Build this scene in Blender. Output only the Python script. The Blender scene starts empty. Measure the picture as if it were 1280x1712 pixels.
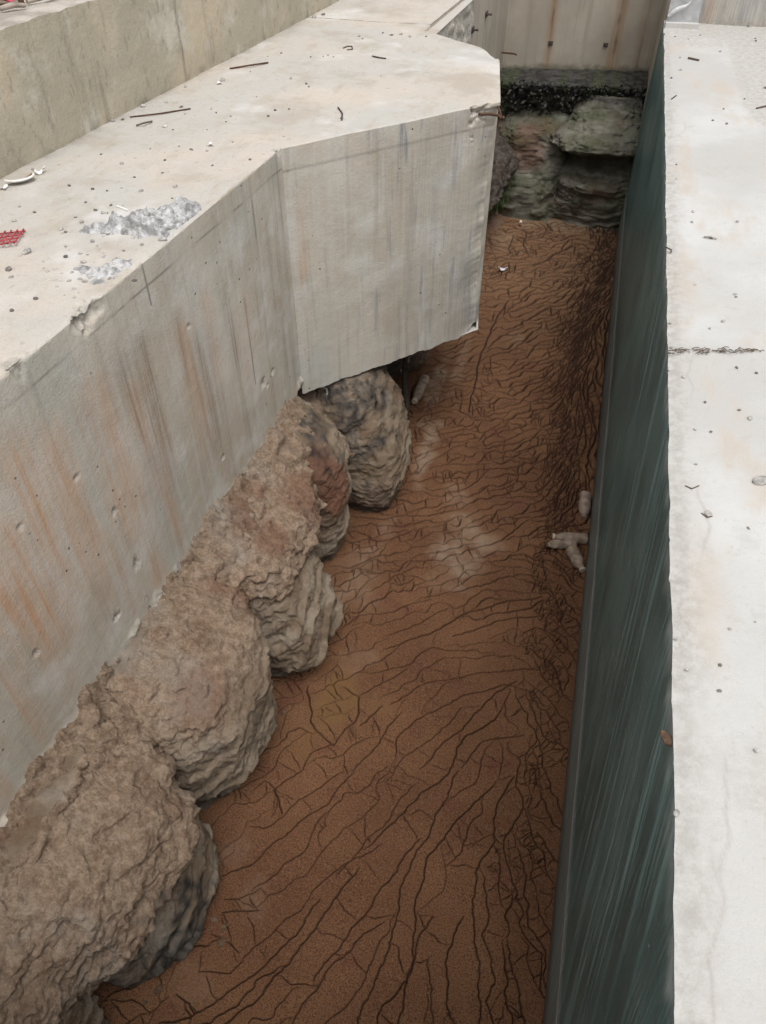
import bpy, bmesh, math, random
import numpy as np
from mathutils import Vector, Matrix, Quaternion
random.seed(5); RNG = np.random.default_rng(11)
scene = bpy.context.scene
COL = scene.collection
# ------------------------------------------------------------------ camera
CH = 3.2                                   # eye height above the mud
FPX = 1260.0
VX, VY = 1104.0, -362.0                    # vanishing point of the trench
PITCH = math.atan2(856-VY, FPX); YAW = math.atan2(VX-640, math.hypot(FPX, 856-VY))
_hd = np.array([-math.sin(YAW), math.cos(YAW), 0]); _rt = np.array([math.cos(YAW), math.sin(YAW), 0])
_F = _hd*math.cos(PITCH)+np.array([0, 0, -math.sin(PITCH)]); _U = _hd*math.sin(PITCH)+np.array([0, 0, math.cos(PITCH)])
cd = bpy.data.cameras.new('camera'); cam = bpy.data.objects.new('camera', cd); COL.objects.link(cam)
cd.sensor_fit = 'HORIZONTAL'; cd.sensor_width = 36; cd.lens = 36*FPX/1280; cd.clip_start = .02; cd.clip_end = 500
cam.matrix_world = Matrix([[_rt[i], _U[i], -_F[i], (0, 0, CH)[i]] for i in range(3)]+[[0, 0, 0, 1]])
scene.camera = cam
# ------------------------------------------------------------------ sky, sun, exposure (overcast)
SUN_EL, SUN_AZ = math.radians(68), math.radians(145)
w = bpy.data.worlds.new('World'); scene.world = w; w.use_nodes = True
wn, wl = w.node_tree.nodes, w.node_tree.links
sk = wn.new('ShaderNodeTexSky'); sk.sky_type = 'NISHITA'; sk.sun_disc = False
sk.sun_elevation = SUN_EL; sk.sun_rotation = SUN_AZ; sk.dust_density = 4; sk.ozone_density = 1
hs = wn.new('ShaderNodeHueSaturation'); hs.inputs['Saturation'].default_value = .12
wl.new(sk.outputs[0], hs.inputs['Color']); wl.new(hs.outputs[0], wn['Background'].inputs[0])
wn['Background'].inputs[1].default_value = .15
sl = bpy.data.lights.new('sun', 'SUN'); sl.energy = .9; sl.angle = math.radians(35); sl.color = (1, .965, .92)
so = bpy.data.objects.new('sun', sl); COL.objects.link(so)
sd = Vector((math.sin(SUN_AZ)*math.cos(SUN_EL), math.cos(SUN_AZ)*math.cos(SUN_EL), math.sin(SUN_EL)))
so.rotation_euler = (-sd).to_track_quat('-Z', 'Y').to_euler(); so.location = sd*20
scene.view_settings.view_transform = 'Standard'; scene.view_settings.look = 'None'
scene.view_settings.exposure = 0.43; scene.view_settings.gamma = 1

# ------------------------------------------------------------------ helpers
def at(px, py, z):                          # point of the level z seen at a spot of the photograph
    d = _F+_rt*(px-640)/FPX+_U*(856-py)/FPX
    p = d*((z-CH)/d[2]); return np.array([p[0], p[1], z])
def at_arr(P, z=0.0):
    P = np.asarray(P, float); d = _F[None]+np.outer((P[:, 0]-640)/FPX, _rt)+np.outer((856-P[:, 1])/FPX, _U)
    t = (z-CH)/d[:, 2]; return d[:, :2]*t[:, None]
def to_px(p):
    d = np.asarray(p, float)-np.array([0, 0, CH]); f = d@_F
    return 640+FPX*(d@_rt)/f, 856-FPX*(d@_U)/f
def sstep(a, b, x):
    t = np.clip((x-a)/(b-a), 0, 1); return t*t*(3-2*t)
_perm = RNG.permutation(256); _perm = np.concatenate([_perm, _perm, _perm])
_g = RNG.normal(size=(256, 3)); _g /= np.linalg.norm(_g, axis=1)[:, None]
def perlin(x, y, z):
    x, y, z = np.broadcast_arrays(np.asarray(x, float), np.asarray(y, float), np.asarray(z, float))
    xi, yi, zi = np.floor(x).astype(int), np.floor(y).astype(int), np.floor(z).astype(int)
    xf, yf, zf = x-xi, y-yi, z-zi; xi &= 255; yi &= 255; zi &= 255
    u, v, w_ = [t*t*t*(t*(t*6-15)+10) for t in (xf, yf, zf)]
    r = 0
    for a in (0, 1):
        for b in (0, 1):
            for c in (0, 1):
                g = _g[_perm[_perm[_perm[xi+a]+yi+b]+zi+c]]
                r = r+(g[..., 0]*(xf-a)+g[..., 1]*(yf-b)+g[..., 2]*(zf-c))*(u if a else 1-u)*(v if b else 1-v)*(w_ if c else 1-w_)
    return r*1.5
def fbm(x, y, z, f=1, o=4, g=.5, ridge=False):
    r, a, s = 0, 1, 0
    for i in range(o):
        n = perlin(x*f+17.3*i, y*f-9.1*i, z*f+5.7*i)
        if ridge: n = 1-2*np.abs(n)
        r = r+a*n; s += a; a *= g; f *= 2.03
    return r/s
def link(name, me, mat=None, parent=None):
    o = bpy.data.objects.new(name, me); COL.objects.link(o)
    if mat: me.materials.append(mat)
    if parent: o.parent = parent
    return o
def tag(o, label=None, cat=None, group=None, kind=None):
    for k, v in (('label', label), ('category', cat), ('group', group), ('kind', kind)):
        if v: o[k] = v
    return o
def empty(name, label, cat, loc=(0, 0, 0), group=None):
    o = bpy.data.objects.new(name, None); COL.objects.link(o); o.location = loc; o.empty_display_size = .05
    return tag(o, label, cat, group)
def place(o, loc):
    """put the origin of a mesh built in world coordinates at loc"""
    loc = Vector([float(c) for c in loc]); o.data.transform(Matrix.Translation(-loc)); o.location = loc
    return o
class MB:                                   # collects grids of points and loose polygons into one mesh
    def __init__(s): s.v = []; s.f = []; s.n = 0; s.at = {}; s.smooth = []
    def grid(s, X, Y, Z, wrap=False, smooth=True, **attrs):
        r, c = X.shape; P = np.stack([X, Y, Z], -1).reshape(-1, 3); b = s.n
        idx = (np.arange(r*c).reshape(r, c))+b
        if wrap: idx = np.concatenate([idx, idx[:, :1]], 1)
        q = np.stack([idx[:-1, :-1], idx[:-1, 1:], idx[1:, 1:], idx[1:, :-1]], -1).reshape(-1, 4)
        s.v.append(P); s.f.append(q); s.smooth.append(np.full(len(q), smooth)); s.n += len(P)
        for k, a in attrs.items(): s.at.setdefault(k, []).append((b, np.asarray(a, np.float32).reshape(-1)))
        return s
    def poly(s, pts, smooth=False):
        pts = np.asarray(pts, float); b = s.n; s.v.append(pts); s.n += len(pts)
        s.f.append([list(range(b, b+len(pts)))]); s.smooth.append(np.array([smooth])); return s
    def box(s, lo, hi):
        x0, y0, z0 = lo; x1, y1, z1 = hi
        c = [(x0, y0, z0), (x1, y0, z0), (x1, y1, z0), (x0, y1, z0), (x0, y0, z1), (x1, y0, z1), (x1, y1, z1), (x0, y1, z1)]
        for f in ((0, 3, 2, 1), (4, 5, 6, 7), (0, 1, 5, 4), (1, 2, 6, 5), (2, 3, 7, 6), (3, 0, 4, 7)): s.poly([c[i] for i in f])
        return s
    def tube(s, pts, rad, n=8, cap=True):
        pts = [Vector(p) for p in pts]; m = len(pts); rad = rad if hasattr(rad, '__len__') else [rad]*m
        rings = []; up = None
        for i, p in enumerate(pts):
            t = (pts[min(i+1, m-1)]-pts[max(i-1, 0)]).normalized()
            if up is None: up = t.orthogonal().normalized()
            up = (up-t*up.dot(t)).normalized(); sd_ = t.cross(up)
            rings.append([p+(up*math.cos(a)+sd_*math.sin(a))*rad[i] for a in [2*math.pi*k/n for k in range(n)]])
        A = np.array([[tuple(v) for v in r] for r in rings])
        s.grid(A[..., 0], A[..., 1], A[..., 2], wrap=True)
        if cap: s.poly(A[0][::-1]); s.poly(A[-1])
        return s
    def build(s, name, mat=None, parent=None, sharp=0):
        me = bpy.data.meshes.new(name); V = np.concatenate(s.v)
        loops, starts, tot = [], [], 0
        for f in s.f:
            if isinstance(f, np.ndarray):
                loops.append(f.reshape(-1)); starts.append(tot+4*np.arange(len(f))); tot += 4*len(f)
            else:
                for p in f: loops.append(np.array(p)); starts.append(np.array([tot])); tot += len(p)
        L = np.concatenate(loops).astype(np.int32); S = np.concatenate(starts).astype(np.int32)
        me.vertices.add(len(V)); me.vertices.foreach_set('co', V.astype(np.float32).reshape(-1))
        me.loops.add(len(L)); me.loops.foreach_set('vertex_index', L)
        me.polygons.add(len(S)); me.polygons.foreach_set('loop_start', S)
        me.polygons.foreach_set('use_smooth', np.concatenate(s.smooth))
        me.update(calc_edges=True); me.validate()
        for k, lst in s.at.items():
            a = np.zeros(len(V), np.float32)
            for b, arr in lst: a[b:b+len(arr)] = arr
            me.attributes.new(k, 'FLOAT', 'POINT').data.foreach_set('value', a)
        if sharp: me.set_sharp_from_angle(angle=math.radians(sharp))
        return link(name, me, mat, parent)

# ------------------------------------------------------------------ node materials
class M:
    def __init__(s, name, rough=.85):
        s.m = bpy.data.materials.new(name); s.m.use_nodes = True; s.t = s.m.node_tree; s.n = s.t.nodes; s.l = s.t.links
        s.b = s.n['Principled BSDF']; s.b.inputs['Roughness'].default_value = rough; s.h = None
        s.b.inputs['Specular IOR Level'].default_value = .3
        s.pos = s.n.new('ShaderNodeNewGeometry').outputs['Position']
    def put(s, sock, v):
        if hasattr(v, 'is_output'): s.l.new(v, sock)
        elif v is not None: sock.default_value = (*v, 1) if isinstance(v, tuple) and len(v) == 3 and sock.type == 'RGBA' else v
    def vec(s, scale=(1, 1, 1), rot=(0, 0, 0)):
        n = s.n.new('ShaderNodeMapping'); s.l.new(s.pos, n.inputs[0]); n.inputs['Scale'].default_value = scale; n.inputs['Rotation'].default_value = rot
        return n.outputs[0]
    def shear(s, sy, sz, k):                # stretched coordinates for streaks that lean on a wall facing x
        n = s.n.new('ShaderNodeCombineXYZ'); y, z = s.sep(1), s.sep(2)
        s.l.new(s.math('MULTIPLY', s.math('SUBTRACT', y, s.math('MULTIPLY', z, k)), sy), n.inputs[1]); s.l.new(s.math('MULTIPLY', z, sz), n.inputs[2]); return n.outputs[0]
    def noise(s, sc, det=4, ro=.55, v=None, dist=0):
        n = s.n.new('ShaderNodeTexNoise'); s.l.new(v or s.pos, n.inputs['Vector']); n.inputs['Scale'].default_value = sc
        n.inputs['Detail'].default_value = det; n.inputs['Roughness'].default_value = ro; n.inputs['Distortion'].default_value = dist
        return n.outputs['Fac']
    def voro(s, sc, v=None, out='Distance', feat='F1', rnd=1):
        n = s.n.new('ShaderNodeTexVoronoi'); n.feature = feat; s.l.new(v or s.pos, n.inputs['Vector']); n.inputs['Scale'].default_value = sc
        n.inputs['Randomness'].default_value = rnd
        return n.outputs[out]
    def rng(s, x, a, b, c=0, d=1, smooth=True):
        n = s.n.new('ShaderNodeMapRange'); n.interpolation_type = 'SMOOTHSTEP' if smooth else 'LINEAR'
        s.put(n.inputs['Value'], x)
        for k, v in zip(('From Min', 'From Max', 'To Min', 'To Max'), (a, b, c, d)): n.inputs[k].default_value = v
        return n.outputs[0]
    def math(s, op, a, b=None, clamp=False):
        n = s.n.new('ShaderNodeMath'); n.operation = op; n.use_clamp = clamp; s.put(n.inputs[0], a); s.put(n.inputs[1], b); return n.outputs[0]
    def attr(s, k):
        n = s.n.new('ShaderNodeAttribute'); n.attribute_name = k; return n.outputs['Fac']
    def mix(s, f, a, b, mode='MIX'):
        n = s.n.new('ShaderNodeMix'); n.data_type = 'RGBA'; n.blend_type = mode
        s.put(n.inputs[0], f); s.put(n.inputs[6], a); s.put(n.inputs[7], b); return n.outputs[2]
    def sep(s, i):
        n = s.n.new('ShaderNodeSeparateXYZ'); s.l.new(s.pos, n.inputs[0]); return n.outputs[i]
    def normal(s, i):
        g = s.n.new('ShaderNodeNewGeometry'); n = s.n.new('ShaderNodeSeparateXYZ'); s.l.new(g.outputs['True Normal'], n.inputs[0]); return n.outputs[i]
    def bump(s, h, dist=.01, strength=1):
        n = s.n.new('ShaderNodeBump'); n.inputs['Distance'].default_value = dist; n.inputs['Strength'].default_value = strength
        s.l.new(h, n.inputs['Height'])
        if s.h: s.l.new(s.h, n.inputs['Normal'])
        s.h = n.outputs[0]
    def done(s, col, rough=None):
        s.put(s.b.inputs['Base Color'], col); s.put(s.b.inputs['Roughness'], rough)
        if s.h: s.l.new(s.h, s.b.inputs['Normal'])
        return s.m
def simple(name, col, rough=.7, metal=0, var=.3, sc=40, spec=.3):
    m = M(name, rough); n = m.noise(sc, 4); d = tuple(c*(1-var) for c in col); l = tuple(min(1, c*(1+var)) for c in col)
    m.b.inputs['Metallic'].default_value = metal; m.b.inputs['Specular IOR Level'].default_value = spec
    m.bump(n, .002, .6); return m.done(m.mix(m.rng(n, .3, .7), d, l))

def pits(m, c, sc=16, r=.085, keep=.3):   # bug holes of cast concrete
    d = m.voro(sc); k = m.voro(sc, out='Color'); n = m.n.new('ShaderNodeSeparateColor'); m.l.new(k, n.inputs[0])
    hole = m.math('MULTIPLY', m.rng(d, r*.6, r, 1, 0), m.rng(n.outputs[0], keep, keep+.05))
    hole = m.math('MULTIPLY', hole, m.math('MULTIPLY', m.rng(m.math('ABSOLUTE', m.normal(2)), .35, .7, 1, 0), m.rng(m.noise(2.4, 2), .42, .5)))
    m.bump(m.math('SUBTRACT', 1, hole), .006, .8)
    return m.mix(m.math('MULTIPLY', hole, .8), c, (.05, .042, .035))

def mat_concrete():
    m = M('grey_concrete', .88)
    c = m.mix(m.rng(m.noise(1.6, 5), .35, .68), (.435, .38, .305), (.54, .49, .415))
    c = m.mix(m.rng(m.noise(5, 6, .6), .45, .72), c, (.55, .52, .465))
    c = m.mix(m.math('MULTIPLY', m.rng(m.noise(2.3, 3, v=m.vec((1, 1, .5))), .5, .72), .45), c, (.37, .40, .37))
    # old run marks down the formed faces
    up = m.normal(2); side = m.rng(m.math('ABSOLUTE', up), .35, .7, 1, 0)
    run = m.noise(1, 5, .65, m.vec((26, 26, 1.1)))
    c = m.mix(m.math('MULTIPLY', m.math('MULTIPLY', m.rng(run, .53, .68), side), .3), c, (.25, .225, .2))
    c = m.mix(m.math('MULTIPLY', m.math('MULTIPLY', m.rng(run, .47, .3), side), .4), c, (.56, .55, .52))
    fl = m.rng(m.noise(1, 5, .72, m.vec((60, 60, 1.6))), .36, .6, .55, 1.2); f2 = m.rng(m.noise(1, 5, .72, m.vec((85, 85, 2.6))), .38, .6, .35, 1.1)
    c = m.mix(m.math('MULTIPLY', m.attr('orange'), fl, True), c, (.50, .265, .135)); c = m.mix(m.math('MULTIPLY', m.attr('brown'), f2, True), c, (.19, .13, .085))
    c = m.mix(m.math('MULTIPLY', m.attr('blue'), f2, True), c, (.21, .22, .235))
    # level top: dusty, pinkish where soil was trodden in
    top = m.rng(up, .6, .9)
    t = m.mix(m.rng(m.noise(1.3, 5, .6), .42, .66), (.45, .43, .395), (.50, .445, .385))
    t = m.mix(m.rng(m.noise(7, 6, .65, m.vec((1.6, .6, 1), (0, 0, .5))), .5, .75), t, (.42, .37, .31))
    t = m.mix(m.math('MULTIPLY', m.rng(m.noise(2.4, 5, .65), .5, .66), .7), t, (.375, .33, .275)); t = m.mix(m.rng(m.noise(30, 4, .7), .58, .74), t, (.33, .29, .245))
    t = m.mix(m.rng(m.noise(3.1, 4), .55, .75), t, (.56, .545, .52))
    c = m.mix(top, c, t)
    c = m.mix(m.attr('rough'), c, m.mix(m.rng(m.noise(60, 4, .7), .35, .65), (.20, .185, .155), (.45, .42, .37)))
    c = m.mix(m.attr('line'), c, (.12, .105, .085))
    c = m.mix(.16, c, m.mix(m.noise(160, 3, .7), (0, 0, 0), (1, 1, 1)), 'OVERLAY')
    c = pits(m, c)
    m.bump(m.noise(9, 6, .6), .012, .5); m.bump(m.noise(110, 4, .7), .003, .7)
    return m.done(c)
def mat_backwall():
    m = M('stained_render', .9)
    c = m.mix(m.rng(m.noise(1.7, 4), .4, .64), (.37, .335, .26), (.48, .41, .305))
    c = m.mix(m.rng(m.noise(4, 5, .6), .5, .7), c, (.50, .47, .40))
    c = m.mix(m.math('MULTIPLY', m.rng(m.noise(26, 5, .6, m.vec((1, 1, .55))), .56, .68), .5), c, (.22, .195, .15))
    c = m.mix(m.math('MULTIPLY', m.rng(m.noise(1, 4, .6, m.vec((9, 9, .8))), .56, .72), .5), c, (.18, .16, .125))
    c = m.mix(m.rng(m.normal(2), .6, .9), c, m.mix(m.rng(m.noise(8, 5), .35, .65), (.30, .26, .22), (.46, .42, .37)))
    c = m.mix(m.attr('line'), c, (.07, .06, .045))
    m.bump(m.noise(45, 5, .65), .006, .8); m.bump(m.noise(160, 3), .002, .6)
    return m.done(c)
def mat_panel():
    m = M('formed_beige_concrete', .8)
    c = m.mix(m.rng(m.noise(2, 4), .35, .65), (.33, .29, .235), (.41, .365, .30))
    c = m.mix(m.math('MULTIPLY', m.rng(m.noise(1, 5, .6, m.vec((22, 22, .7))), .5, .7), .55), c, (.24, .205, .155))
    c = m.mix(m.attr('orange'), c, (.27, .16, .08)); c = m.mix(m.attr('line'), c, (.055, .045, .032))
    c = m.mix(m.attr('rough'), c, (.10, .095, .06))
    m.bump(m.noise(60, 4), .003, .5)
    return m.done(c)
def mat_white():
    m = M('pale_slab_concrete', .9)
    c = m.mix(m.rng(m.noise(1.2, 4), .38, .66), (.45, .44, .42), (.535, .53, .515))
    c = m.mix(m.math('MULTIPLY', m.rng(m.noise(2.6, 5, .6, m.vec((1.8, .7, 1))), .50, .70), .75), c, (.47, .41, .345))
    c = m.mix(m.math('MULTIPLY', m.rng(m.noise(4.5, 6, .65, m.vec((1, .35, 1))), .5, .68), .5), c, (.47, .455, .425)); c = m.mix(m.math('MULTIPLY', m.rng(m.noise(22, 5, .7), .54, .72), .6), c, (.42, .405, .38))
    c = m.mix(m.attr('dirt'), c, m.mix(m.rng(m.noise(28, 4, .7), .35, .65), (.36, .34, .31), (.48, .465, .44)))
    c = m.mix(m.math('MULTIPLY', m.rng(m.noise(90, 3, .6), .64, .72), .55), c, (.40, .38, .35))
    c = m.mix(m.attr('line'), c, (.28, .24, .20))
    m.bump(m.noise(14, 6, .62), .008, .5); m.bump(m.noise(120, 3, .7), .002, .6)
    return m.done(c)
def mat_green():
    m = M('dark_green_formwork', .5); m.b.inputs['Specular IOR Level'].default_value = .45
    st = m.noise(1, 6, .65, m.shear(30, 1.0, .55)); st2 = m.noise(1, 5, .7, m.shear(90, 2.0, .3))
    c = m.mix(m.rng(m.noise(2.2, 4), .35, .65), (.048, .105, .105), (.095, .172, .17))
    c = m.mix(m.math('MULTIPLY', m.math('MULTIPLY', m.rng(st, .48, .66), m.rng(m.noise(1.4, 4, .65, m.vec((1, 1, .6))), .38, .6)), .85), c, (.22, .335, .32))
    c = m.mix(m.math('MULTIPLY', m.math('MULTIPLY', m.rng(st2, .53, .68), m.rng(m.noise(2.6, 4, .6), .4, .62)), .85), c, (.33, .42, .405))
    c = m.mix(m.math('MULTIPLY', m.rng(st2, .44, .3), .6), c, (.022, .042, .042))
    c = m.mix(m.math('MULTIPLY', m.rng(m.noise(55, 2, .5), .70, .76), .8), c, (.35, .37, .36))
    c = m.mix(m.attr('chalk'), c, (.50, .54, .53)); c = m.mix(m.attr('band'), c, m.mix(m.rng(st2, .4, .65), (.26, .275, .27), (.42, .44, .44)))
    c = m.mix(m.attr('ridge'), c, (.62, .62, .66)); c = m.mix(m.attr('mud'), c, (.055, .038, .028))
    m.bump(st2, .003, .5); m.bump(m.noise(70, 3), .001, .5)
    return m.done(c, m.rng(st, .4, .7, .32, .65))
def mat_mud():
    m = M('cracked_red_mud', .9); m.b.inputs['Specular IOR Level'].default_value = .25
    c = m.mix(m.rng(m.noise(1.5, 4), .35, .66), (.130, .058, .026), (.19, .092, .043))
    c = m.mix(m.rng(m.noise(4.5, 5, .6), .52, .72), c, (.14, .055, .030))
    c = m.mix(m.attr('tan'), c, (.25, .145, .078))
    sp = m.noise(85, 4, .75); sp2 = m.noise(190, 2, .6)
    gr = m.math('SUBTRACT', 1, m.attr('pale'), True)
    c = m.mix(m.math('MULTIPLY', m.math('MULTIPLY', m.rng(sp, .50, .64), gr), .6), c, (.20, .125, .08))
    c = m.mix(m.math('MULTIPLY', m.math('MULTIPLY', m.rng(sp2, .52, .38), gr), .7), c, (.04, .018, .011))
    c = m.mix(m.math('MULTIPLY', m.attr('pale'), .9), c, m.mix(m.rng(m.noise(6, 4), .35, .65), (.19, .128, .082), (.25, .19, .138)))
    c = m.mix(m.math('MULTIPLY', m.attr('ochre'), .8), c, (.17, .095, .035))
    c = m.mix(m.attr('crack'), c, (.022, .009, .005))
    m.bump(m.math('MULTIPLY', sp, gr), .007, .9); m.bump(m.noise(26, 4), .01, .35)
    return m.done(c)
def mat_earth(name, a, b, hi, lo, moss=0):
    m = M(name, .93); m.b.inputs['Specular IOR Level'].default_value = .2
    c = m.mix(m.rng(m.noise(3.2, 5, .6), .36, .64), a, b)
    strat = m.noise(1, 5, .65, m.vec((3, 3, 16), (.55, .2, 0)))
    c = m.mix(m.math('MULTIPLY', m.rng(strat, .5, .68), .7), c, hi)
    c = m.mix(m.math('MULTIPLY', m.rng(m.noise(11, 6, .7), .52, .7), .6), c, lo)
    c = m.mix(m.attr('soil'), c, m.mix(m.rng(m.noise(30, 6, .75), .30, .70), (.18, .115, .075), (.38, .285, .205)))
    c = m.mix(m.math('MULTIPLY', m.rng(m.noise(2.6, 5, .65), .5, .7), .6), c, (.36, .33, .285)); c = m.mix(m.math('MULTIPLY', m.rng(m.noise(3.7, 5, .65), .54, .7), .55), c, (.15, .085, .05))
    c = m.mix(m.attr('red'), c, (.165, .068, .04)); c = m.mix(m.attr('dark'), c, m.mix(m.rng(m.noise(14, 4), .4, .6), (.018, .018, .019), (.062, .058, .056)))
    c = m.mix(m.attr('moss'), c, m.mix(m.rng(m.noise(30, 4, .7), .4, .65), (.035, .05, .018), (.10, .115, .05)))
    c = m.mix(.22, c, m.mix(m.noise(120, 4, .75), (0, 0, 0), (1, 1, 1)), 'OVERLAY')
    m.bump(m.math('MULTIPLY', m.math('SUBTRACT', 1, m.voro(42, m.vec((1, 1, 1)))), m.math('MULTIPLY', m.attr('soil'), m.rng(m.noise(9, 3), .42, .6))), .014, .8); m.bump(m.noise(20, 7, .7), .03, .7); m.bump(m.noise(95, 5, .75), .008, .9); m.bump(strat, .025, .45)
    return m.done(c)
def mat_rubble():
    m = M('broken_mortar', .95)
    c = m.mix(m.rng(m.noise(24, 5, .7), .35, .65), (.22, .215, .21), (.58, .575, .57))
    c = m.mix(m.math('MULTIPLY', m.rng(m.noise(50, 3, .6), .58, .7), .7), c, (.15, .145, .14))
    m.bump(m.noise(60, 5, .7), .008, 1); return m.done(c)
CONC, BACK, PANEL, WHITE, GREEN, MUD = mat_concrete(), mat_backwall(), mat_panel(), mat_white(), mat_green(), mat_mud()
EARTH = mat_earth('brown_earth', (.185, .132, .088), (.275, .215, .155), (.36, .30, .23), (.10, .068, .044))
FARROCK = mat_earth('mossy_rock', (.105, .095, .07), (.18, .17, .135), (.29, .285, .245), (.045, .04, .028))
RUBBLE = mat_rubble()
RUST = simple('rusted_steel', (.10, .055, .035), .8, .3); DARKSTEEL = simple('weathered_steel', (.075, .065, .055), .75, .2)
STONE = simple('grey_pebble_stone', (.36, .345, .32), .9, var=.35, sc=60); DSTONE = simple('dark_pebble_stone', (.16, .145, .13), .9, var=.35, sc=60)
TWIG = simple('dry_twig', (.12, .09, .065), .9); DTWIG = simple('dark_root', (.05, .04, .03), .9); GLAZE = simple('white_glaze', (.74, .73, .70), .35, var=.08); CLAYIN = simple('brown_clay_inside', (.20, .125, .085), .7)
REDWIRE = simple('red_coated_wire', (.36, .05, .06), .6); PINK = simple('pink_sheet', (.62, .06, .14), .6)
MUDPLAST = simple('mud_coated_plastic', (.255, .195, .145), .75, var=.35, sc=28); CAPM = simple('dusty_cap', (.45, .38, .30), .6, var=.2)
HAZY = simple('hazy_bottle_plastic', (.27, .20, .155), .4, var=.35, sc=20, spec=.5)
PAPER = simple('bluish_white_paper', (.62, .62, .70), .7, var=.15); FILM = simple('grey_plastic_film', (.42, .42, .425), .45, var=.12, sc=9); WFILM = simple('white_plastic_film', (.58, .58, .575), .5, var=.1)
PLANK = simple('grey_old_timber', (.33, .285, .24), .9, sc=18)
def mat_leaf(name, a, b):
    m = M(name, .95); m.b.inputs['Specular IOR Level'].default_value = .08; return m.done(m.mix(m.rng(m.noise(35, 2), .4, .6), a, b))
GRASS = mat_leaf('grass_blade', (.035, .06, .018), (.085, .115, .035)); LITTER = mat_leaf('rotten_leaf', (.022, .022, .017), (.085, .085, .07))

# ------------------------------------------------------------------ main dimensions (m, floor at z = 0)
ZL, ZB, ZR, XR = 2.07, .77, 1.75, .385          # left ledge, foot of the left wall, right slab, right wall face
def xe(y): return -1.485+.0565*y                # line of the left wall face
def xb(y): return -2.455+.0797*y                # line of the wall behind the ledge
def gauss(x, c, s): return np.exp(-.5*((x-c)/s)**2)

# ------------------------------------------------------------------ left retaining wall with its ledge: one bent sheet
SPALL = [(at(178, 520, ZL), .10, .045), (at(345, 375, ZL), .06, .02), (at(625, 222, ZL), .03, .014), (at(462, 250, ZL), .025, .012), (at(834, 190, ZL), .17, .075), (at(808, 200, ZL), .10, .03), (at(30, 610, ZL), .05, .012)]
def wound(X, Y, Z):                             # broken places: how deep, 0..1 and the roughness mask
    d = np.zeros_like(X); k = np.zeros_like(X)
    n = fbm(X, Y, Z, 14, 4)
    for c, r, dep in SPALL:
        q = np.sqrt((X-c[0])**2+(Y-c[1])**2+((Z-c[2])*.75)**2)+n*r*.55
        t = 1-sstep(r*.55, r, q); d = np.maximum(d, dep*t); k = np.maximum(k, t)
    return d*np.clip(.75+.9*fbm(X, Y, Z, 26, 4, .65), .1, 1.5), k
# run marks on the long face: (pixel x, y at the start, half width m, length m, strength, colour)
RUNS = [(300, 520, .04, .75, .5, 'orange'), (195, 590, .022, .55, .8, 'brown'), (225, 560, .03, .75, .85, 'brown'), (330, 560, .04, .7, .7, 'brown'),
        (375, 480, .02, .5, .75, 'brown'), (290, 520, .02, .4, .5, 'brown'), (150, 640, .05, .8, .8, 'orange'), (80, 720, .05, .85, .75, 'orange'), (10, 740, .04, .8, .75, 'orange'),
        (215, 640, .028, .6, .5, 'orange'), (10, 860, .035, .7, .8, 'orange'), (110, 800, .03, .6, .7, 'orange'), (455, 330, .02, .6, .55, 'brown'), (400, 500, .05, .5, .3, 'orange'),
        (-60, 850, .05, .7, .8, 'orange'), (250, 760, .04, .4, .4, 'blue'), (445, 360, .03, .7, .3, 'brown'), (340, 480, .03, .5, .45, 'orange')]
def wall_point(px, py):
    d = _F+_rt*(px-640)/FPX+_U*(856-py)/FPX; t = -1.485/(d[0]-.0565*d[1]); return d*t+np.array([0, 0, CH])
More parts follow.
